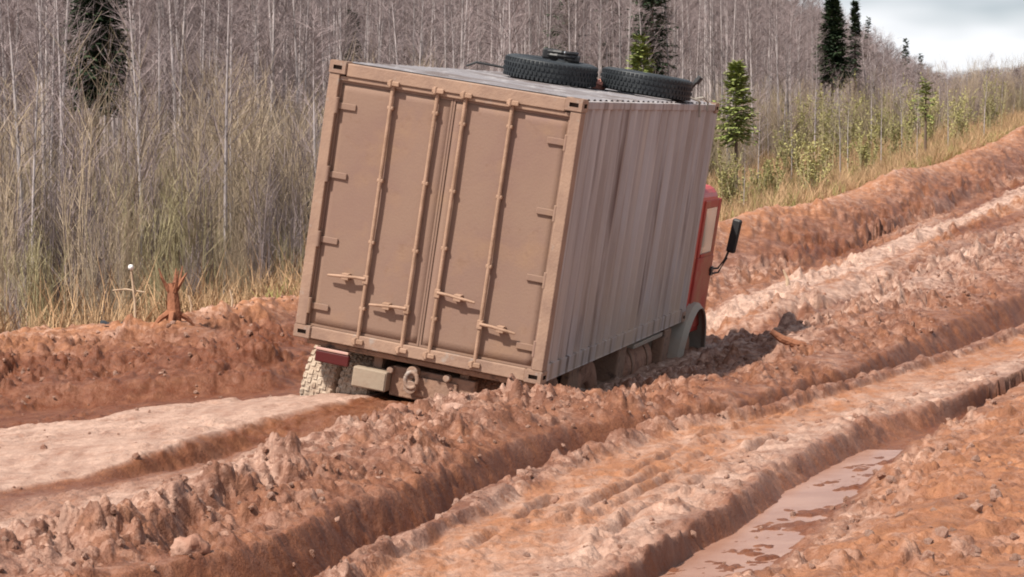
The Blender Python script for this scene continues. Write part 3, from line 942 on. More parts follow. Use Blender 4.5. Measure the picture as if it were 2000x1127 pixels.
g = roof_thing("winch_gear", "small dark heap of winch gear on top of the left spare tyre", "gear", -.13, 3.82, 15)
mb = MB().tube([(.17 * math.cos(k * .5), .15 * math.sin(k * .5), .268 + .003 * k) for k in range(26)], .022, 6)
mb.build("cable_coil", M_black, g)
MB().box(-.20, -.02, -.10, .06, .245, .36).build("drum_block", M_black, g, bevel=.02)
MB().box(.04, .21, -.08, .06, .245, .325).build("motor_block", M_black, g, bevel=.02)
MB().tube([(.0, -.12, .325), (.05, -.15, .335)], .022, 8).build("shackle", mat("bright_steel", (.75, .77, .8), .25, .5, metallic=1.0), g)
g = roof_thing("bar", "thin dark bar lying on the roof at the left of the spare tyres", "bar", -1.0, 4.0, 8)
MB().tube([(-.22, -.05, .03), (-.12, -.02, .085), (.16, .02, .075), (.24, .03, .10)], [.012, .014, .014, .018], 7).build("shaft", M_black, g)
g = roof_thing("rag", "crumpled pinkish rag between the two spare tyres", "rag", .27, 4.1, 0)
bm = bmesh.new()
bmesh.ops.create_icosphere(bm, subdivisions=3, radius=.11)
for v in bm.verts:
    n = math.sin(v.co.x * 40 + 1) * math.cos(v.co.y * 37) * .018 + math.sin(v.co.z * 50 + v.co.x * 20) * .012
    v.co += v.normal * n
    v.co.z = v.co.z * .55 + .05
me = bpy.data.meshes.new("cloth"); bm.to_mesh(me); bm.free(); me.shade_smooth()
me.materials.append(mat("pink_cloth", (.55, .25, .20), .9, .1))
o = bpy.data.objects.new("cloth", me); col.objects.link(o); o.parent = g
g = roof_thing("jack_handle", "black cranked jack handle at the front right roof corner", "tool", 1.02, 4.72, 0)
MB().tube([(-.30, -.10, .035), (-.06, -.02, .04), (.04, .0, .06), (.10, .02, .12), (.17, .04, .24)], [.018, .02, .024, .02, .026], 8).build("shaft", M_black, g)
MB().tube([(.165, .04, .215), (.205, .045, .285)], .034, 8).build("grip", M_black, g)
g = roof_thing("rope", "grey lashing rope tied over the right roof rail", "rope", 1.08, 4.95, 0)
pts = [(-.42, -.35, .03), (-.25, -.28, .05), (-.08, -.2, .03), (.05, -.1, .04), (.135, .0, .015), (.150, .02, -.08), (.155, .03, -.16)]
MB().tube(pts, .013, 6).build("strand", mat("grey_rope", (.35, .32, .28), .9, .1), g)
MB().tube([(.03, .25, .03), (.10, .32, .055), (.148, .40, .01), (.153, .42, -.09)], .013, 6).build("loose_end", bpy.data.materials["grey_rope"], g)

# ------------------------------------------------------------------ vegetation
M_bark = mat("birch_bark", (.44, .385, .38), .85, .15, [((.29, .255, .25), 5, .45, .6), ((.10, .085, .08), 9, .60, .68)], None, .22, stretch=(1, 1, .35))
M_twig = mat("birch_twigs", (.25, .20, .198), .9, .1, None, None, .25)
M_stem = mat("willow_stems", (.32, .25, .18), .9, .1, None, None, .28)
M_stem2 = mat("olive_stems", (.305, .26, .155), .9, .1, None, None, .28)
M_needle = mat("spruce_needles", (.030, .050, .026), .8, .2, [((.055, .080, .035), 3, .45, .65)], None, .2)
M_pine = mat("young_pine_needles", (.20, .235, .07), .8, .2, [((.26, .28, .10), 3, .45, .65)], None, .15)
M_sbark = mat("spruce_bark", (.14, .10, .08), .9, .1)
M_bud = mat("opening_buds", (.34, .315, .13), .8, .2, None, None, .25)
M_straw = mat("dry_grass", (.40, .265, .155), .9, .1, [((.34, .20, .11), .8, .45, .6)], None, .3)
M_green = mat("green_grass", (.24, .225, .085), .9, .1, [((.36, .33, .13), .8, .45, .6)], None, .3)

def rdir(az, up):
    return Vector((math.cos(az) * math.cos(up), math.sin(az) * math.cos(up), math.sin(up)))

def bare_tree_meshes(seed, H=14.0, r0=.085, lo=.25, nb=34):
    rd = random.Random(seed)
    ph, am = rd.uniform(0, 6), rd.uniform(.05, .30)
    lean = Vector((rd.uniform(-.35, .35), rd.uniform(-.35, .35), 0))
    def axis(t): return Vector((am * math.sin(2.3 * t + ph), am * math.cos(1.9 * t + ph), 0)) * t + lean * t * t + Vector((0, 0, H * t))
    tr = MB()
    ts = [i / 9 for i in range(10)]
    tr.tube([axis(t) - Vector((0, 0, .4 if t == 0 else 0)) for t in ts], [max(.008, r0 * (1 - t) ** .8 * (1.25 if t == 0 else 1)) for t in ts], 6, cap=False)
    cr = MB()
    for i in range(nb):
        t = lo + (1 - lo) * ((i + rd.random()) / nb) ** .85
        p = axis(min(t, .985))
        az = rd.uniform(0, 6.283)
        L = (1.1 + 1.1 * rd.random()) * (1.15 - t) * H / 11
        up = R(rd.uniform(38, 70))
        d = rdir(az, up)
        e = p + d * L
        e2 = e + (d + Vector((0, 0, .45))).normalized() * L * .5
        cr.tube([p, e, e2], [.018 * (1.3 - t), .010, .004], 3, cap=False)
        for k in range(9):
            f = rd.uniform(.2, 1.3)
            q = p.lerp(e, f) if f < 1 else e.lerp(e2, (f - 1) * 2)
            dd = rdir(az + rd.uniform(-1.2, 1.2), rd.uniform(.2, 1.3))
            l2 = rd.uniform(.35, .95)
            sd = dd.cross(Vector((rd.uniform(-1, 1), rd.uniform(-1, 1), rd.uniform(-.3, .3)))).normalized()
            w = rd.uniform(.005, .009)
            cr.ribbon(q, q + dd * l2, w, sd)
            for j in range(2):
                g = rd.uniform(.3, .9)
                d3 = (dd + rdir(rd.uniform(0, 6.28), rd.uniform(-.2, 1))*.8).normalized()
                cr.ribbon(q + dd * l2 * g, q + dd * l2 * g + d3 * l2 * .5, w * .7, sd)
    return tr, cr

def shrub_mesh(seed, H=3.2, ns=16, spread=.9, buds=False):
    rd = random.Random(seed)
    st, bd = MB(), MB()
    for i in range(ns):
        az = rd.uniform(0, 6.283); rr = abs(rd.gauss(0, .3)) * spread
        b = Vector((math.cos(az) * rr, math.sin(az) * rr, -.15))
        h = H * rd.uniform(.55, 1.05)
        o = rdir(rd.uniform(0, 6.283), 0) * rd.uniform(.05, .45) * spread
        pts = [b, b + Vector((0, 0, h * .4)) + o * .3, b + Vector((0, 0, h * .75)) + o * .8, b + Vector((0, 0, h)) + o * 1.3]
        st.tube(pts, [rd.uniform(.009, .016), .010, .007, .003], 3, cap=False)
        for k in range(18):
            f = rd.uniform(.15, 1)
            q = pts[0].lerp(pts[3], f) + o * .15
            q = (pts[1].lerp(pts[2], (f - .4) / .35) if .4 < f < .75 else (pts[2].lerp(pts[3], (f - .75) / .25) if f >= .75 else pts[0].lerp(pts[1], f / .4)))
            dd = rdir(rd.uniform(0, 6.28), rd.uniform(.75, 1.42))
            l2 = rd.uniform(.25, .8) * H / 3.2
            sd = dd.cross(Vector((rd.uniform(-1, 1), rd.uniform(-1, 1), rd.uniform(-.3, .3)))).normalized()
            st.ribbon(q, q + dd * l2, rd.uniform(.003, .006), sd)
            if buds:
                for j in range(6):
                    c = q + dd * l2 * rd.uniform(.2, 1.05)
                    a = rdir(rd.uniform(0, 6.28), rd.uniform(-1, 1)) * rd.uniform(.02, .04)
                    c2 = rdir(rd.uniform(0, 6.28), rd.uniform(-1, 1)) * rd.uniform(.015, .03)
                    bd.add([c - a, c - c2, c + a, c + c2], [(0, 1, 2, 3)])
    return st, bd

def conifer_meshes(seed, H, R0, z0, per=9, gap=.34, droop=.25, sharp=1.0, needle=.16, dens=7):
    rd = random.Random(seed)
    tr, cr = MB(), MB()
    tr.tube([(0, 0, -.4), (0, 0, H * .5), (0, 0, H)], [.035 + H * .009, .02 + H * .005, .008], 7, cap=False)
    z = z0
    while z < H - .05:
        t = (z - z0) / (H - z0)
        Rr = R0 * (1 - t) ** sharp * (.75 + .25 * min(1, t * 6))
        for i in range(per):
            az = rd.uniform(0, 6.283)
            L = max(.08, Rr * rd.uniform(.6, 1.15))
            up = rd.uniform(-.25, .1) - droop * (1 - t) + t * .7
            d = rdir(az, up)
            p = Vector((0, 0, z + rd.uniform(-.15, .15)))
            e = p + d * L + Vector((0, 0, .12 * L))
            sd = d.cross(Vector((0, 0, 1))).normalized()
            cr.tube([p, e], [.012, .004], 3, cap=False)
            n = max(3, int(L * dens))
            for k in range(n):
                f = (k + rd.random()) / n
                q = p.lerp(e, .12 + .9 * f)
                for sg in (-1, 1):
                    dd = (d * .6 + sd * sg * rd.uniform(.4, 1.0) + Vector((0, 0, rd.uniform(-.5, .25)))).normalized()
                    l = needle * rd.uniform(.6, 1.3) * (1.2 - .5 * f)
                    s2 = dd.cross(Vector((rd.uniform(-.5, .5), rd.uniform(-.5, .5), 1))).normalized()
                    cr.add([q - s2 * .012, q + dd * l * .5 - s2 * .040, q + dd * l, q + dd * l * .5 + s2 * .040], [(0, 1, 2, 3)])
        z += gap * rd.uniform(.7, 1.3) * (1 - .45 * t)
    return tr, cr

def px_xy(px, D): return (px - 1000) / FPX * D, D
def gz(x, y): return float(ground_z(x, y)[0])

# prototypes
library = bpy.data.collections.new("library")          # not linked to the scene: only a source of shared meshes
def proto_obj(name, mb, m):
    o = mb.build(name, m)
    col.objects.unlink(o)
    return o
birch_parts = []
for k in range(7):
    H = (12, 13.5, 15, 14, 11, 16, 13)[k]
    tr, cr = bare_tree_meshes(100 + k, H, (.075, .085, .095, .07, .06, .10, .08)[k], (.22, .3, .35, .25, .2, .4, .3)[k])
    birch_parts.append((tr.build("trunk", M_bark), cr.build("crown", M_twig), H))
for t_, c_, h_ in birch_parts:
    col.objects.unlink(t_); col.objects.unlink(c_)

def y_top(px):          # skyline of the wood in the photograph's pixels: the young wood on the rise is lower
    return np.interp(px, [0, 1380, 1480, 1580, 1640, 1700, 1760, 1823, 2000, 2300], [-260, -160, -60, 0, 28, 62, 100, 140, 190, 230])
def cap_height(x, y, z):
    px = 1000 + FPX * x / y
    py = y_top(px)
    return CAM_Z + (429 - py) / FPX * y - z

# positions of the bare trees, from the edge of the wood inwards
N = 5200
th = np.radians(rng.uniform(-21, 21, N))
D = np.sqrt(rng.uniform(30 ** 2, 175 ** 2, N))
X, Y = np.tan(th) * D, D
U, V = to_uv(X, Y)
edge = np.interp(U, [0, 45, 75, 200], [29.5, 29.5, 27.0, 27.0]) + 3.0 * fbm(U * .09, U * 0, 5, 2) * 2
keep = (V > edge) | ((V > 20.5) & (th < R(1)) & (rng.random(N) < .22))
keep &= ~((np.abs(1000 + FPX * X / Y - 195) < 75) & (Y < 52))
X, Y, V, edge = X[keep], Y[keep], V[keep], edge[keep]
Z = ground_z(X, Y)
cap = cap_height(X, Y, Z) * rng.uniform(.72, 1.03, len(X))
cap = np.maximum(cap, 2.2)
cap = np.where(V > edge, cap, np.minimum(cap, rng.uniform(4.5, 8, len(X))))
depth = V - edge
order = np.argsort(Y * .35 + depth)
N_IND = 270
vis = np.abs(np.arctan2(X, Y)) < R(15)
ind = [i for i in order if vis[i]][:N_IND]
indset = set(ind)
for n, i in enumerate(ind):
    tk_, ck_, hk_ = birch_parts[int(rng.integers(0, 7))]
    s = min(float(rng.uniform(.85, 1.2)), float(cap[i] / hk_))
    e = empty("bare_tree", "slender leafless pale trunked tree in the front of the bare wood behind the truck", "tree", loc=(X[i], Y[i], Z[i]), group="leafless trees along the front of the wood")
    e.rotation_euler = (0, 0, float(rng.uniform(0, 6.28)))
    wx = max(s, .55)
    e.scale = (wx, wx, s)
    for src in (tk_, ck_):
        c = src.copy(); col.objects.link(c); c.parent = e

def scatter(name, protos, pts, rots, scales, idx, kind='stuff', **kw):
    """one object that instances small meshes on its points"""
    lib = bpy.data.collections.new(name + "_kinds")
    srt = sorted(range(len(protos)), key=lambda i: i)
    for i, p in enumerate(protos):
        p.name = "%s_kind_%02d" % (name, i)
        lib.objects.link(p)
    me = bpy.data.meshes.new(name)
    me.vertices.add(len(pts)); me.vertices.foreach_set("co", np.asarray(pts, np.float32).ravel())
    for nm, ty, arr in (("rot", 'FLOAT_VECTOR', rots), ("scl", 'FLOAT_VECTOR', scales)):
        a = me.attributes.new(nm, ty, 'POINT'); a.data.foreach_set("vector", np.asarray(arr, np.float32).ravel())
    a = me.attributes.new("pick", 'INT', 'POINT'); a.data.foreach_set("value", np.asarray(idx, np.int32))
    o = bpy.data.objects.new(name, me); col.objects.link(o)
    ng = bpy.data.node_groups.new(name, 'GeometryNodeTree')
    ng.interface.new_socket("Geometry", in_out='INPUT', socket_type='NodeSocketGeometry')
    ng.interface.new_socket("Geometry", in_out='OUTPUT', socket_type='NodeSocketGeometry')
    n, l = ng.nodes, ng.links
    gi, go = n.new("NodeGroupInput"), n.new("NodeGroupOutput")
    ci = n.new("GeometryNodeCollectionInfo"); ci.inputs["Collection"].default_value = lib
    ci.inputs["Separate Children"].default_value = True; ci.inputs["Reset Children"].default_value = True
    ip = n.new("GeometryNodeInstanceOnPoints"); ip.inputs["Pick Instance"].default_value = True
    def at(nm, ty):
        t = n.new("GeometryNodeInputNamedAttribute"); t.data_type = ty; t.inputs["Name"].default_value = nm
        return t.outputs["Attribute"]
    l.new(gi.outputs[0], ip.inputs["Points"]); l.new(ci.outputs[0], ip.inputs["Instance"])
    l.new(at("pick", 'INT'), ip.inputs["Instance Index"])
    er = n.new("FunctionNodeEulerToRotation")
    l.new(at("rot", 'FLOAT_VECTOR'), er.inputs[0]); l.new(er.outputs[0], ip.inputs["Rotation"])
    l.new(at("scl", 'FLOAT_VECTOR'), ip.inputs["Scale"])
    l.new(ip.outputs[0], go.inputs[0])
    md = o.modifiers.new("scatter", 'NODES'); md.node_group = ng
    return tag(o, kind=kind, **kw)

# deep wood: the remaining trees as one mass
rest = np.array([i for i in range(len(X)) if i not in indset])
wood = []
for t_, c_, h_ in birch_parts:
    me = bpy.data.meshes.new("whole_tree")
    bm = bmesh.new(); bm.from_mesh(t_.data)
    nf = len(bm.faces)
    bm.from_mesh(c_.data)
    bm.faces.ensure_lookup_table()
    for f in bm.faces[nf:]: f.material_index = 1
    bm.to_mesh(me); bm.free()
    me.materials.append(M_bark); me.materials.append(M_twig)
    wood.append(bpy.data.objects.new("whole_tree", me))
pick = rng.integers(0, 7, len(rest))
hs_ = np.array([p[2] for p in birch_parts])[pick]
sc_ = np.minimum(rng.uniform(.85, 1.25, len(rest)), cap[rest] / hs_)
wx = np.maximum(sc_, .5)
scatter("bare_wood", wood, np.stack([X[rest], Y[rest], Z[rest]], 1), np.stack([rng.normal(0, .02, len(rest)), rng.normal(0, .02, len(rest)), rng.uniform(0, 6.28, len(rest))], 1),
        np.stack([wx, wx, sc_], 1), pick, label="dense leafless wood of pale thin trunks filling the background", cat="woodland")

# shrubs: individual ones in the front, the rest as one thicket
shrub_kinds = []
for k in range(6):
    st, bd = shrub_mesh(300 + k, (3.0, 3.6, 2.6, 3.2, 2.2, 3.9)[k], (16, 18, 15, 20, 16, 15)[k], (.9, 1.0, .8, .7, 1.0, .9)[k])
    shrub_kinds.append(proto_obj("stems", st, (M_stem, M_stem, M_stem2, M_twig, M_stem2, M_stem)[k]))
N = 2600
U0 = rng.uniform(6, 125, N); V0 = rng.uniform(16.8, 32, N)
XS, YS = to_xy(U0, V0)
angs = np.arctan2(XS, YS)
clear = np.interp(np.degrees(angs), [-20, -5, 0, 6, 8, 10, 16], [16.8, 17.5, 19, 24, 26.0, 25.0, 24.0])       # the right verge stays open
dn = fbm(U0 * .12, V0 * .2, 91, 2)
keep = (np.abs(angs) < R(20)) & (YS > 17) & (V0 > clear + 2.5 * dn) & (dn > -.22)
XS, YS, U0, V0 = XS[keep], YS[keep], U0[keep], V0[keep]
ZS = ground_z(XS, YS)
grow = np.clip((V0 - 15.5) / 6, .35, 1.0) * rng.uniform(.6, 1.15, len(XS))
grow *= np.interp(np.degrees(np.arctan2(XS, YS)), [-20, -6, 0, 5, 16], [1.05, 1.05, .95, .75, .70])
kinds = rng.integers(0, 6, len(XS))
od = np.argsort(YS)
front = [i for i in od if abs(np.arctan2(XS[i], YS[i])) < R(14.6)][:90]
fs_ = set(front)
for i in front:
    c = shrub_kinds[kinds[i]].copy(); c.name = "bare_shrub"
    col.objects.link(c)
    c.location = (XS[i], YS[i], ZS[i]); c.rotation_euler = (0, 0, float(rng.uniform(0, 6.28))); c.scale = (grow[i] * 1.05,) * 2 + (grow[i],)
    tag(c, "leafless multi stemmed shrub in the front row of the thicket beyond the road bank", "shrub", "leafless shrubs along the road bank")
rs = np.array([i for i in range(len(XS)) if i not in fs_])
scatter("thicket", [o.copy() for o in shrub_kinds], np.stack([XS[rs], YS[rs], ZS[rs]], 1), np.stack([rng.normal(0, .06, len(rs)), rng.normal(0, .06, len(rs)), rng.uniform(0, 6.28, len(rs))], 1),
        np.stack([grow[rs]] * 3, 1), kinds[rs], label="brown and olive leafless thicket between the road bank and the wood", cat="thicket")

# dry grass and weeds on the verge
def tuft(seed, H, n, w):
    rd = random.Random(seed); mb = MB()
    for i in range(n):
        b = Vector((rd.gauss(0, .10), rd.gauss(0, .10), -.03))
        d = rdir(rd.uniform(0, 6.28), rd.uniform(.9, 1.5)); h = H * rd.uniform(.5, 1.1)
        sd = d.cross(Vector((rd.uniform(-1, 1), rd.uniform(-1, 1), 0))).normalized()
        m = b + d * h * .55; e = m + (d + rdir(rd.uniform(0, 6.28), -.2) * .45).normalized() * h * .5
        mb.add([b - sd * w, b + sd * w, m + sd * w * .7, m - sd * w * .7, e], [(0, 1, 2, 3), (3, 2, 4)])
    return mb
tufts = [proto_obj("tuft", tuft(500 + k, (.55, .8, .45, .5, .35)[k], (16, 14, 18, 16, 18)[k], (.006, .006, .007, .007, .008)[k]), (M_straw, M_straw, M_straw, M_green, M_green)[k]) for k in range(5)]
N = 26000
UG = rng.uniform(9, 100, N); VG = 14.2 + 14 * rng.random(N) ** 1.25
XG, YG = to_xy(UG, VG)
hG, aG, cG = loft(UG, VG)
aa = np.degrees(np.arctan2(XG, YG))
keep = (np.abs(aa) < 19) & (VG > cG + .55 + .5 * fbm(UG * .5, VG * .5, 31, 2)) & (YG > 16) & (fbm(UG * .35, VG * .6, 33, 3) > -.06)
UG, VG, XG, YG, hG, aa = UG[keep], VG[keep], XG[keep], YG[keep], hG[keep], aa[keep]
zG = base(XG, YG) + hG
green = rng.random(len(UG)) < np.clip(-.05 + (aa > 5) * .33 + .8 * fbm(UG * .2, VG * .3, 35, 2), 0, .8)
pk = np.where(green, rng.integers(3, 5, len(UG)), rng.integers(0, 3, len(UG)))
sg = rng.uniform(.6, 1.5, len(UG)) * np.where(aa > 4, .70, 1.0)
scatter("dry_grass", tufts, np.stack([XG, YG, zG], 1), np.stack([rng.normal(0, .12, len(UG)), rng.normal(0, .12, len(UG)), rng.uniform(0, 6.28, len(UG))], 1),
        np.stack([sg, sg, sg], 1), pk, label="tan dry grass with green blades on the verge beyond the mud bank", cat="grass")

# conifers, each its own
def conifer(name, label, px, D, py_top, R0, py_low, seed, m=None, sharp=.8, cat="tree", group=None, **kw):
    x, y = px_xy(px, D)
    z = gz(x, y)
    H = CAM_Z + (429 - py_top) / FPX * D - z
    z0 = max(.15, CAM_Z + (429 - py_low) / FPX * D - z)
    tr, cr = conifer_meshes(seed, H, R0, z0, sharp=sharp, **kw)
    e = empty(name, label, cat, loc=(x, y, z), group=group)
    tr.build("trunk", M_sbark, e); cr.build("crown", m or M_needle, e)
    return e
conifer("spruce", "tall dark spruce standing at the far left edge of the wood", 190, 50, -170, .95, 200, 1, sharp=.6, per=20, gap=.17, needle=.26, dens=10)
conifer("spruce", "thin dark spruce spire rising just behind the left end of the container roof", 690, 66, 30, .36, 150, 2, per=13, gap=.18, needle=.2, dens=9)
conifer("spruce", "loose greyish spruce above the left spare tyre", 1108, 72, -190, .95, 150, 3, sharp=.6, per=9, gap=.32, needle=.24)
conifer("spruce", "thin spruce between the loose greyish spruce and the dark ragged spruce", 1190, 74, -120, .6, 130, 4, sharp=.7, per=8, gap=.36, needle=.22)
conifer("spruce", "dark ragged spruce above the gap between the two spare tyres", 1272, 66, -190, .85, 160, 5, sharp=.55, per=14, gap=.22, needle=.26, dens=9)
conifer("spruce", "big dark green spruce against the sky on the right", 1624, 84, 2, 0.80, 158, 6, sharp=.5, per=26, gap=.15, needle=.26, dens=10)
conifer("spruce", "narrow dark spruce with a bare top just right of the big dark green one", 1668, 88, 10, .40, 142, 7, sharp=.8, per=15, gap=.18, needle=.2, dens=10)
conifer("spruce", "faint thin spruce spire on the skyline right of the narrow dark one", 1693, 104, 38, .28, 110, 8, sharp=.9, per=6, gap=.3)
conifer("spruce", "small solitary dark spruce tip on the falling skyline", 1767, 112, 82, .30, 128, 9, sharp=.8, per=8, gap=.22)
conifer("spruce", "smallest spruce tip at the right end of the skyline", 1796, 118, 108, .26, 145, 10, sharp=.8, per=7, gap=.22)
conifer("young_pine", "bright green young pine showing above the space between the spare tyres", 1250, 52, 78, .45, 190, 11, M_pine, sharp=.6, per=14, gap=.16, needle=.2)
conifer("young_pine", "bright green young pine right of the container's front top corner", 1437, 54, 128, .66, 270, 12, M_pine, sharp=.55, per=17, gap=.16, needle=.2, dens=9)
conifer("young_pine", "small pale green pine at the right edge of the thicket", 1806, 66, 150, .5, 225, 13, M_pine, sharp=.7, per=9, gap=.24)

def bud_shrub(label, px, D, seed, H, spread):
    x, y = px_xy(px, D)
    st, bd = shrub_mesh(seed, H, 18, spread, True)
    e = empty("budding_shrub", label, "shrub", loc=(x, y, gz(x, y)))
    st.build("stems", M_stem2, e)
    b = bd.build("buds", M_bud, e); b['kind'] = 'stuff'
bud_shrub("yellow green budding shrub on the open verge beside the mud bank", 1580, 46, 700, 1.5, .9)
bud_shrub("low yellowish budding shrub left of the larger one on the verge", 1500, 52, 701, 1.1, .8)
bud_shrub("budding shrub standing on the verge toward the right end of the bank", 1690, 58, 702, 1.5, .8)
bud_shrub("tall thin budding shrub behind the verge below the big spruce", 1610, 62, 703, 2.6, .8)
for n, (px, D_, H_) in enumerate([(1535, 63, 1.6), (1560, 75, 2.2), (1640, 70, 2.0), (1665, 79, 2.4), (1720, 76, 2.2), (1745, 66, 1.5), (1780, 82, 2.4), (1470, 78, 2.2), (1440, 70, 1.8), (1515, 82, 2.6), (1600, 84, 2.6), (1690, 88, 2.6), (1810, 76, 2.0), (1870, 74, 2.2), (1930, 80, 2.4)]):
    x, y = px_xy(px, D_)
    st, bd = shrub_mesh(720 + n, H_, 16, .9, True)
    e = empty("budding_shrub", "small hazy budding shrub among those dotted along the back of the open verge", "shrub", loc=(x, y, gz(x, y)), group="budding shrubs at the back of the verge")
    st.build("stems", M_stem2, e); b = bd.build("buds", M_bud, e); b['kind'] = 'stuff'
bud_shrub("pale budding shrub beside the container's front edge", 1425, 48, 704, 1.5, .7)

# ------------------------------------------------------------------ odds and ends on the banks
def place(px, py, h): 
    x, y = on_ground(px, py, h)
    i = int(np.searchsorted(rad, y)); j = int(np.searchsorted(np.radians(ang), math.atan2(x, y)))
    return Vector((x, y, float(GZ[i - 2:i + 2, j - 2:j + 2].mean())))
M_root = mat("red_stained_wood", (.30, .13, .075), .9, .1, [((.16, .07, .045), 7, .45, .65)], (25, .6, .02))
M_wood = mat("bleached_wood", (.50, .38, .27), .85, .15, [((.35, .24, .16), 6, .45, .65)], (30, .4, .01))
p = place(338, 634, .48)
st = empty("tree_stump", "torn reddish stump with splintered top on the left bank", "stump", loc=p)
rd = random.Random(3)
mb = MB().tube([(0, 0, -.15), (.01, 0, .12), (.0, .0, .32), (-.02, .0, .46)], [.11, .085, .07, .045], 9)
mb.build("trunk", M_root, st)
for k in range(7):
    a = rd.uniform(0, 6.28)
    b = Vector((math.cos(a) * .05, math.sin(a) * .05, .30 + .1 * rd.random()))
    MB().tube([b, b + Vector((math.cos(a) * .07, math.sin(a) * .05, .12)), b + Vector((math.cos(a) * .12, math.sin(a) * .1, .16 + .16 * rd.random()))], [.030, .02, .006], 5).build("splinter", M_root, st)
for k in range(5):
    a = rd.uniform(0, 6.28)
    MB().tube([(math.cos(a) * .05, math.sin(a) * .05, .10), (math.cos(a) * .17, math.sin(a) * .15, .03), (math.cos(a) * .27, math.sin(a) * .25, -.08)], [.045, .032, .015], 6).build("root", M_root, st)
p = place(262, 640, .46)
st = empty("marker_stick", "thin upright stick with a white top at the left bank", "stick", loc=p)
MB().tube([(.02, 0, -.1), (.01, 0, .3), (-.035, 0, .70)], [.018, .016, .013], 7).build("shaft", M_wood, st)
mb = MB().lathe([(.0, .75), (.022, .745), (.034, .72), (.028, .69), (.0, .68)], 12, 'z', False, (-.036, 0, 0)); mb.build("white_cap", mat("white_plastic", (.8, .8, .78), .5, .4), st, smooth=True)
p = place(255, 640, .46)
tag(MB().tube([p + Vector((-.22, .02, .43)), p + Vector((-.05, .0, .445)), p + Vector((.18, -.03, .41))], [.010, .012, .008], 6).build("broken_branch", M_wood), "pale broken branch caught level across the white topped stick", "branch")
p = place(575, 604, .55)
for q, lab in ((place(372, 618, .5), "short pale stub of wood standing right of the torn stump"), (place(452, 608, .53), "leaning brown stake in the grass between the stump and the truck")):
    tag(MB().tube([q + Vector((0, 0, -.05)), q + Vector((.015, 0, .12)), q + Vector((-.02, 0, .26))], [.018, .016, .010], 6).build("stake", M_wood), lab, "stake")
p = place(240, 640, .46) + Vector((0, 0, .06))
M_tarp = mat("black_sheet", (.022, .024, .028), .45, .5, None, (12, .6, .02))
vs, fs = [], []
for j in range(7):
    for i in range(13):
        x, y = -.26 + .48 * i / 12, -.20 + .30 * j / 6
        vs.append((p.x + x, p.y + y, p.z + .05 + .03 * math.sin(x * 17 + y * 9) + .025 * math.cos(y * 23 - x * 5) + .08 * max(0, x + .05) - .03 * abs(y) * 4))
for j in range(6):
    for i in range(12):
        a = j * 13 + i; fs.append((a, a + 1, a + 14, a + 13))
o = MB().add(vs, fs).build("plastic_sheet", M_tarp, smooth=True)
so = o.modifiers.new("thickness", 'SOLIDIFY'); so.thickness = .006
tag(o, "black plastic sheet lying on the left bank beside the white topped stick", "sheet")

def clod_mesh(seed, r, flat=.7, subdiv=2):
    rd = random.Random(seed)
    bm = bmesh.new(); bmesh.ops.create_icosphere(bm, subdivisions=subdiv, radius=r)
    o = [Vector((rd.uniform(-9, 9), rd.uniform(-9, 9), rd.uniform(-9, 9))) for _ in range(7)]
    for v in bm.verts:
        n = v.co.normalized()
        k = max(n.dot(q.normalized()) for q in o)
        q3 = v.co / r
        v.co *= .58 + .42 * k + rd.uniform(-.05, .05) + .16 * math.sin(q3.x * 5 + seed) * math.cos(q3.y * 6 - seed) + .09 * math.sin(q3.z * 11 + q3.x * 9)
        v.co.z *= flat
    me = bpy.data.meshes.new("clod"); bm.to_mesh(me); bm.free()
    return me
def mud_like(name, c1, c2):
    return mat(name, c1, .75, .35, [(c2, 3, .4, .62), ((c1[0] * .6, c1[1] * .55, c1[2] * .5), 9, .55, .75)], (25, .7, .02), .18)
M_clod = mud_like("clod_mud", (.26, .115, .072), (.40, .24, .18))
M_clodp = mud_like("pale_clod_mud", (.42, .26, .20), (.32, .17, .12))
def single(name, label, px, py, h, r, m, seed, flat=.7, cat="clod", lift=.3):
    me = clod_mesh(seed, r, flat, 3); me.materials.append(m); me.shade_smooth()
    o = bpy.data.objects.new(name, me); col.objects.link(o)
    p = place(px, py, h); o.location = p + Vector((0, 0, r * flat * lift)); o.rotation_euler = (0, 0, seed)
    return tag(o, label, cat)
single("mud_clod", "pale pitted mud clod in front of the tow hitch", 778, 803, .15, .13, M_clod, 41, .6, lift=.5)
single("mud_clod", "pale blocky mud clod against the rear sill right of the tow hitch", 885, 782, .19, .10, M_clodp, 42, .7, lift=.5)
single("mud_clod", "orange clod at the mouth of the dark slope near the lower left corner", 370, 1075, .0, .10, M_clod, 43, .8)
single("mud_clod", "broad pale slab of mud on the slope right of the truck's cab", 1560, 600, .1, .24, M_clodp, 44, .45)
single("mud_clod", "pale clod beside the front mudguard", 1358, 690, .06, .06, M_clodp, 45, .8)
q = place(1535, 668, .1)
tag(MB().tube([q + Vector((-.16, .0, .20)), q + Vector((-.05, 0, .12)), q + Vector((.10, .02, .06)), q + Vector((.22, .03, .05))], [.03, .045, .05, .03], 9).build("mud_root", M_root), "dark muddy root lying on the mud right of the truck's cab", "root")
q = place(1535, 560, .05)
tag(MB().tube([q + Vector((.03, 0, -.05)), q + Vector((.02, 0, .12)), q + Vector((-.04, 0, .26))], [.03, .026, .014], 7).build("stick", M_wood), "short pale stick standing up from the mud ahead of the truck", "stick")

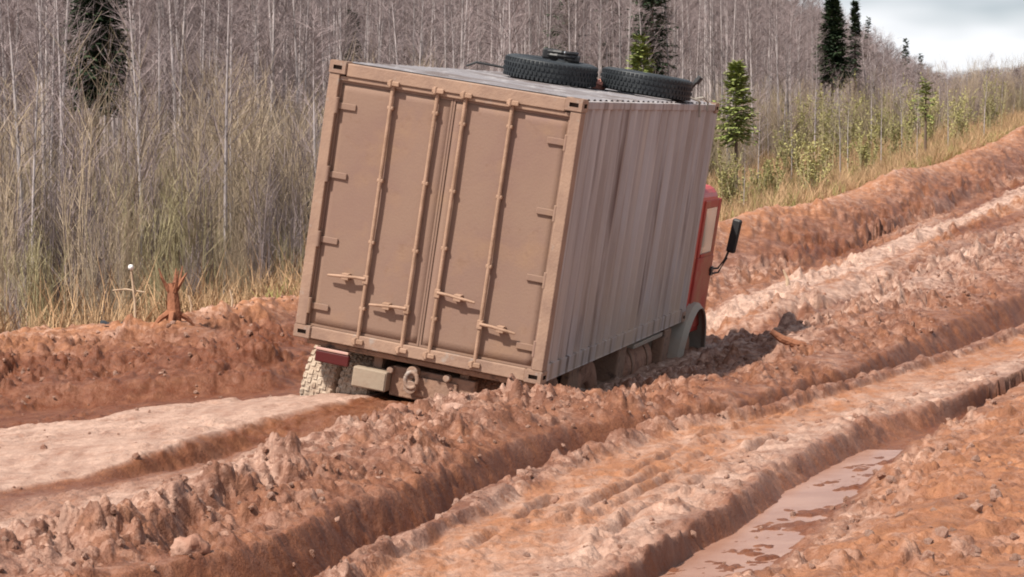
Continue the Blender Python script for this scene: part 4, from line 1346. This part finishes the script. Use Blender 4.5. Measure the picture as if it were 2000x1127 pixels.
# loose crumbs and clods on the churned ridges
clods = []
for k in range(6):
    me = clod_mesh(60 + k, 1.0, .75, 1 if k < 3 else 2)
    me.materials.append(M_clod if k % 2 else M_clodp)
    clods.append(bpy.data.objects.new("clod", me))
N = 7500
tc_ = np.radians(rng.uniform(-17, 17, N)); Dc = rng.uniform(8.6, 34, N)
XC, YC = np.tan(tc_) * Dc, Dc
UC, VC = to_uv(XC, YC)
wc = .11 * fbm(UC * .9, VC * .9, 3, 3) + .03 * fbm(UC * 4, VC * 4, 9, 3)
hC, aC, cC = loft(UC, VC + wc)
# height of the built sheet under each crumb
ri = np.clip(np.searchsorted(rad, YC), 1, nr - 1); ai = np.clip(np.searchsorted(np.radians(ang), tc_), 1, nc - 1)
zC = GZ[ri, ai]
keep = (VC < cC + .4) & (rng.random(N) < np.clip((aC[:, 0] - .018) * 12, 0, 1))
inv = BOX_M.inverted()
loc = np.stack([XC, YC, zC, np.ones(N)], 1) @ np.array(inv).T
keep &= ~((np.abs(loc[:, 0]) < 1.4) & (loc[:, 1] > -.05) & (loc[:, 1] < 8))
XC, YC, zC = XC[keep], YC[keep], zC[keep]
szc = np.minimum(rng.lognormal(-4.05, .5, len(XC)), .05)
scatter("mud_crumbs", clods, np.stack([XC, YC, zC + szc * .05], 1), rng.uniform(0, 6.28, (len(XC), 3)), np.stack([szc, szc * rng.uniform(.6, 1, len(XC)), szc], 1), rng.integers(0, 6, len(XC)),
        label="loose crumbs and clods of red mud strewn over the churned ridges", cat="mud")

# pale saplings standing on the open verge
for n, (px, D_, H_) in enumerate([(1452, 47, 1.6), (1640, 55, 3.0), (1655, 60, 2.4), (1545, 58, 2.6), (1480, 62, 3.0), (1720, 62, 2.6), (1760, 70, 3.0), (1420, 66, 3.4), (1590, 70, 3.2), (1700, 75, 3.4), (1790, 60, 2.0), (1500, 74, 3.6), (1850, 64, 2.8), (1920, 70, 3.0)]):
    x, y = px_xy(px, D_)
    tk_, ck_, hk_ = birch_parts[n % 7]
    e = empty("bare_sapling", "thin pale leafless sapling standing alone on the open verge right of the truck", "tree", loc=(x, y, gz(x, y)), group="pale saplings on the open verge")
    e.rotation_euler = (0, 0, n * 1.3); e.scale = (H_ / hk_ * 1.1,) * 2 + (H_ / hk_,)
    for src in (tk_, ck_):
        c = src.copy(); col.objects.link(c); c.parent = e
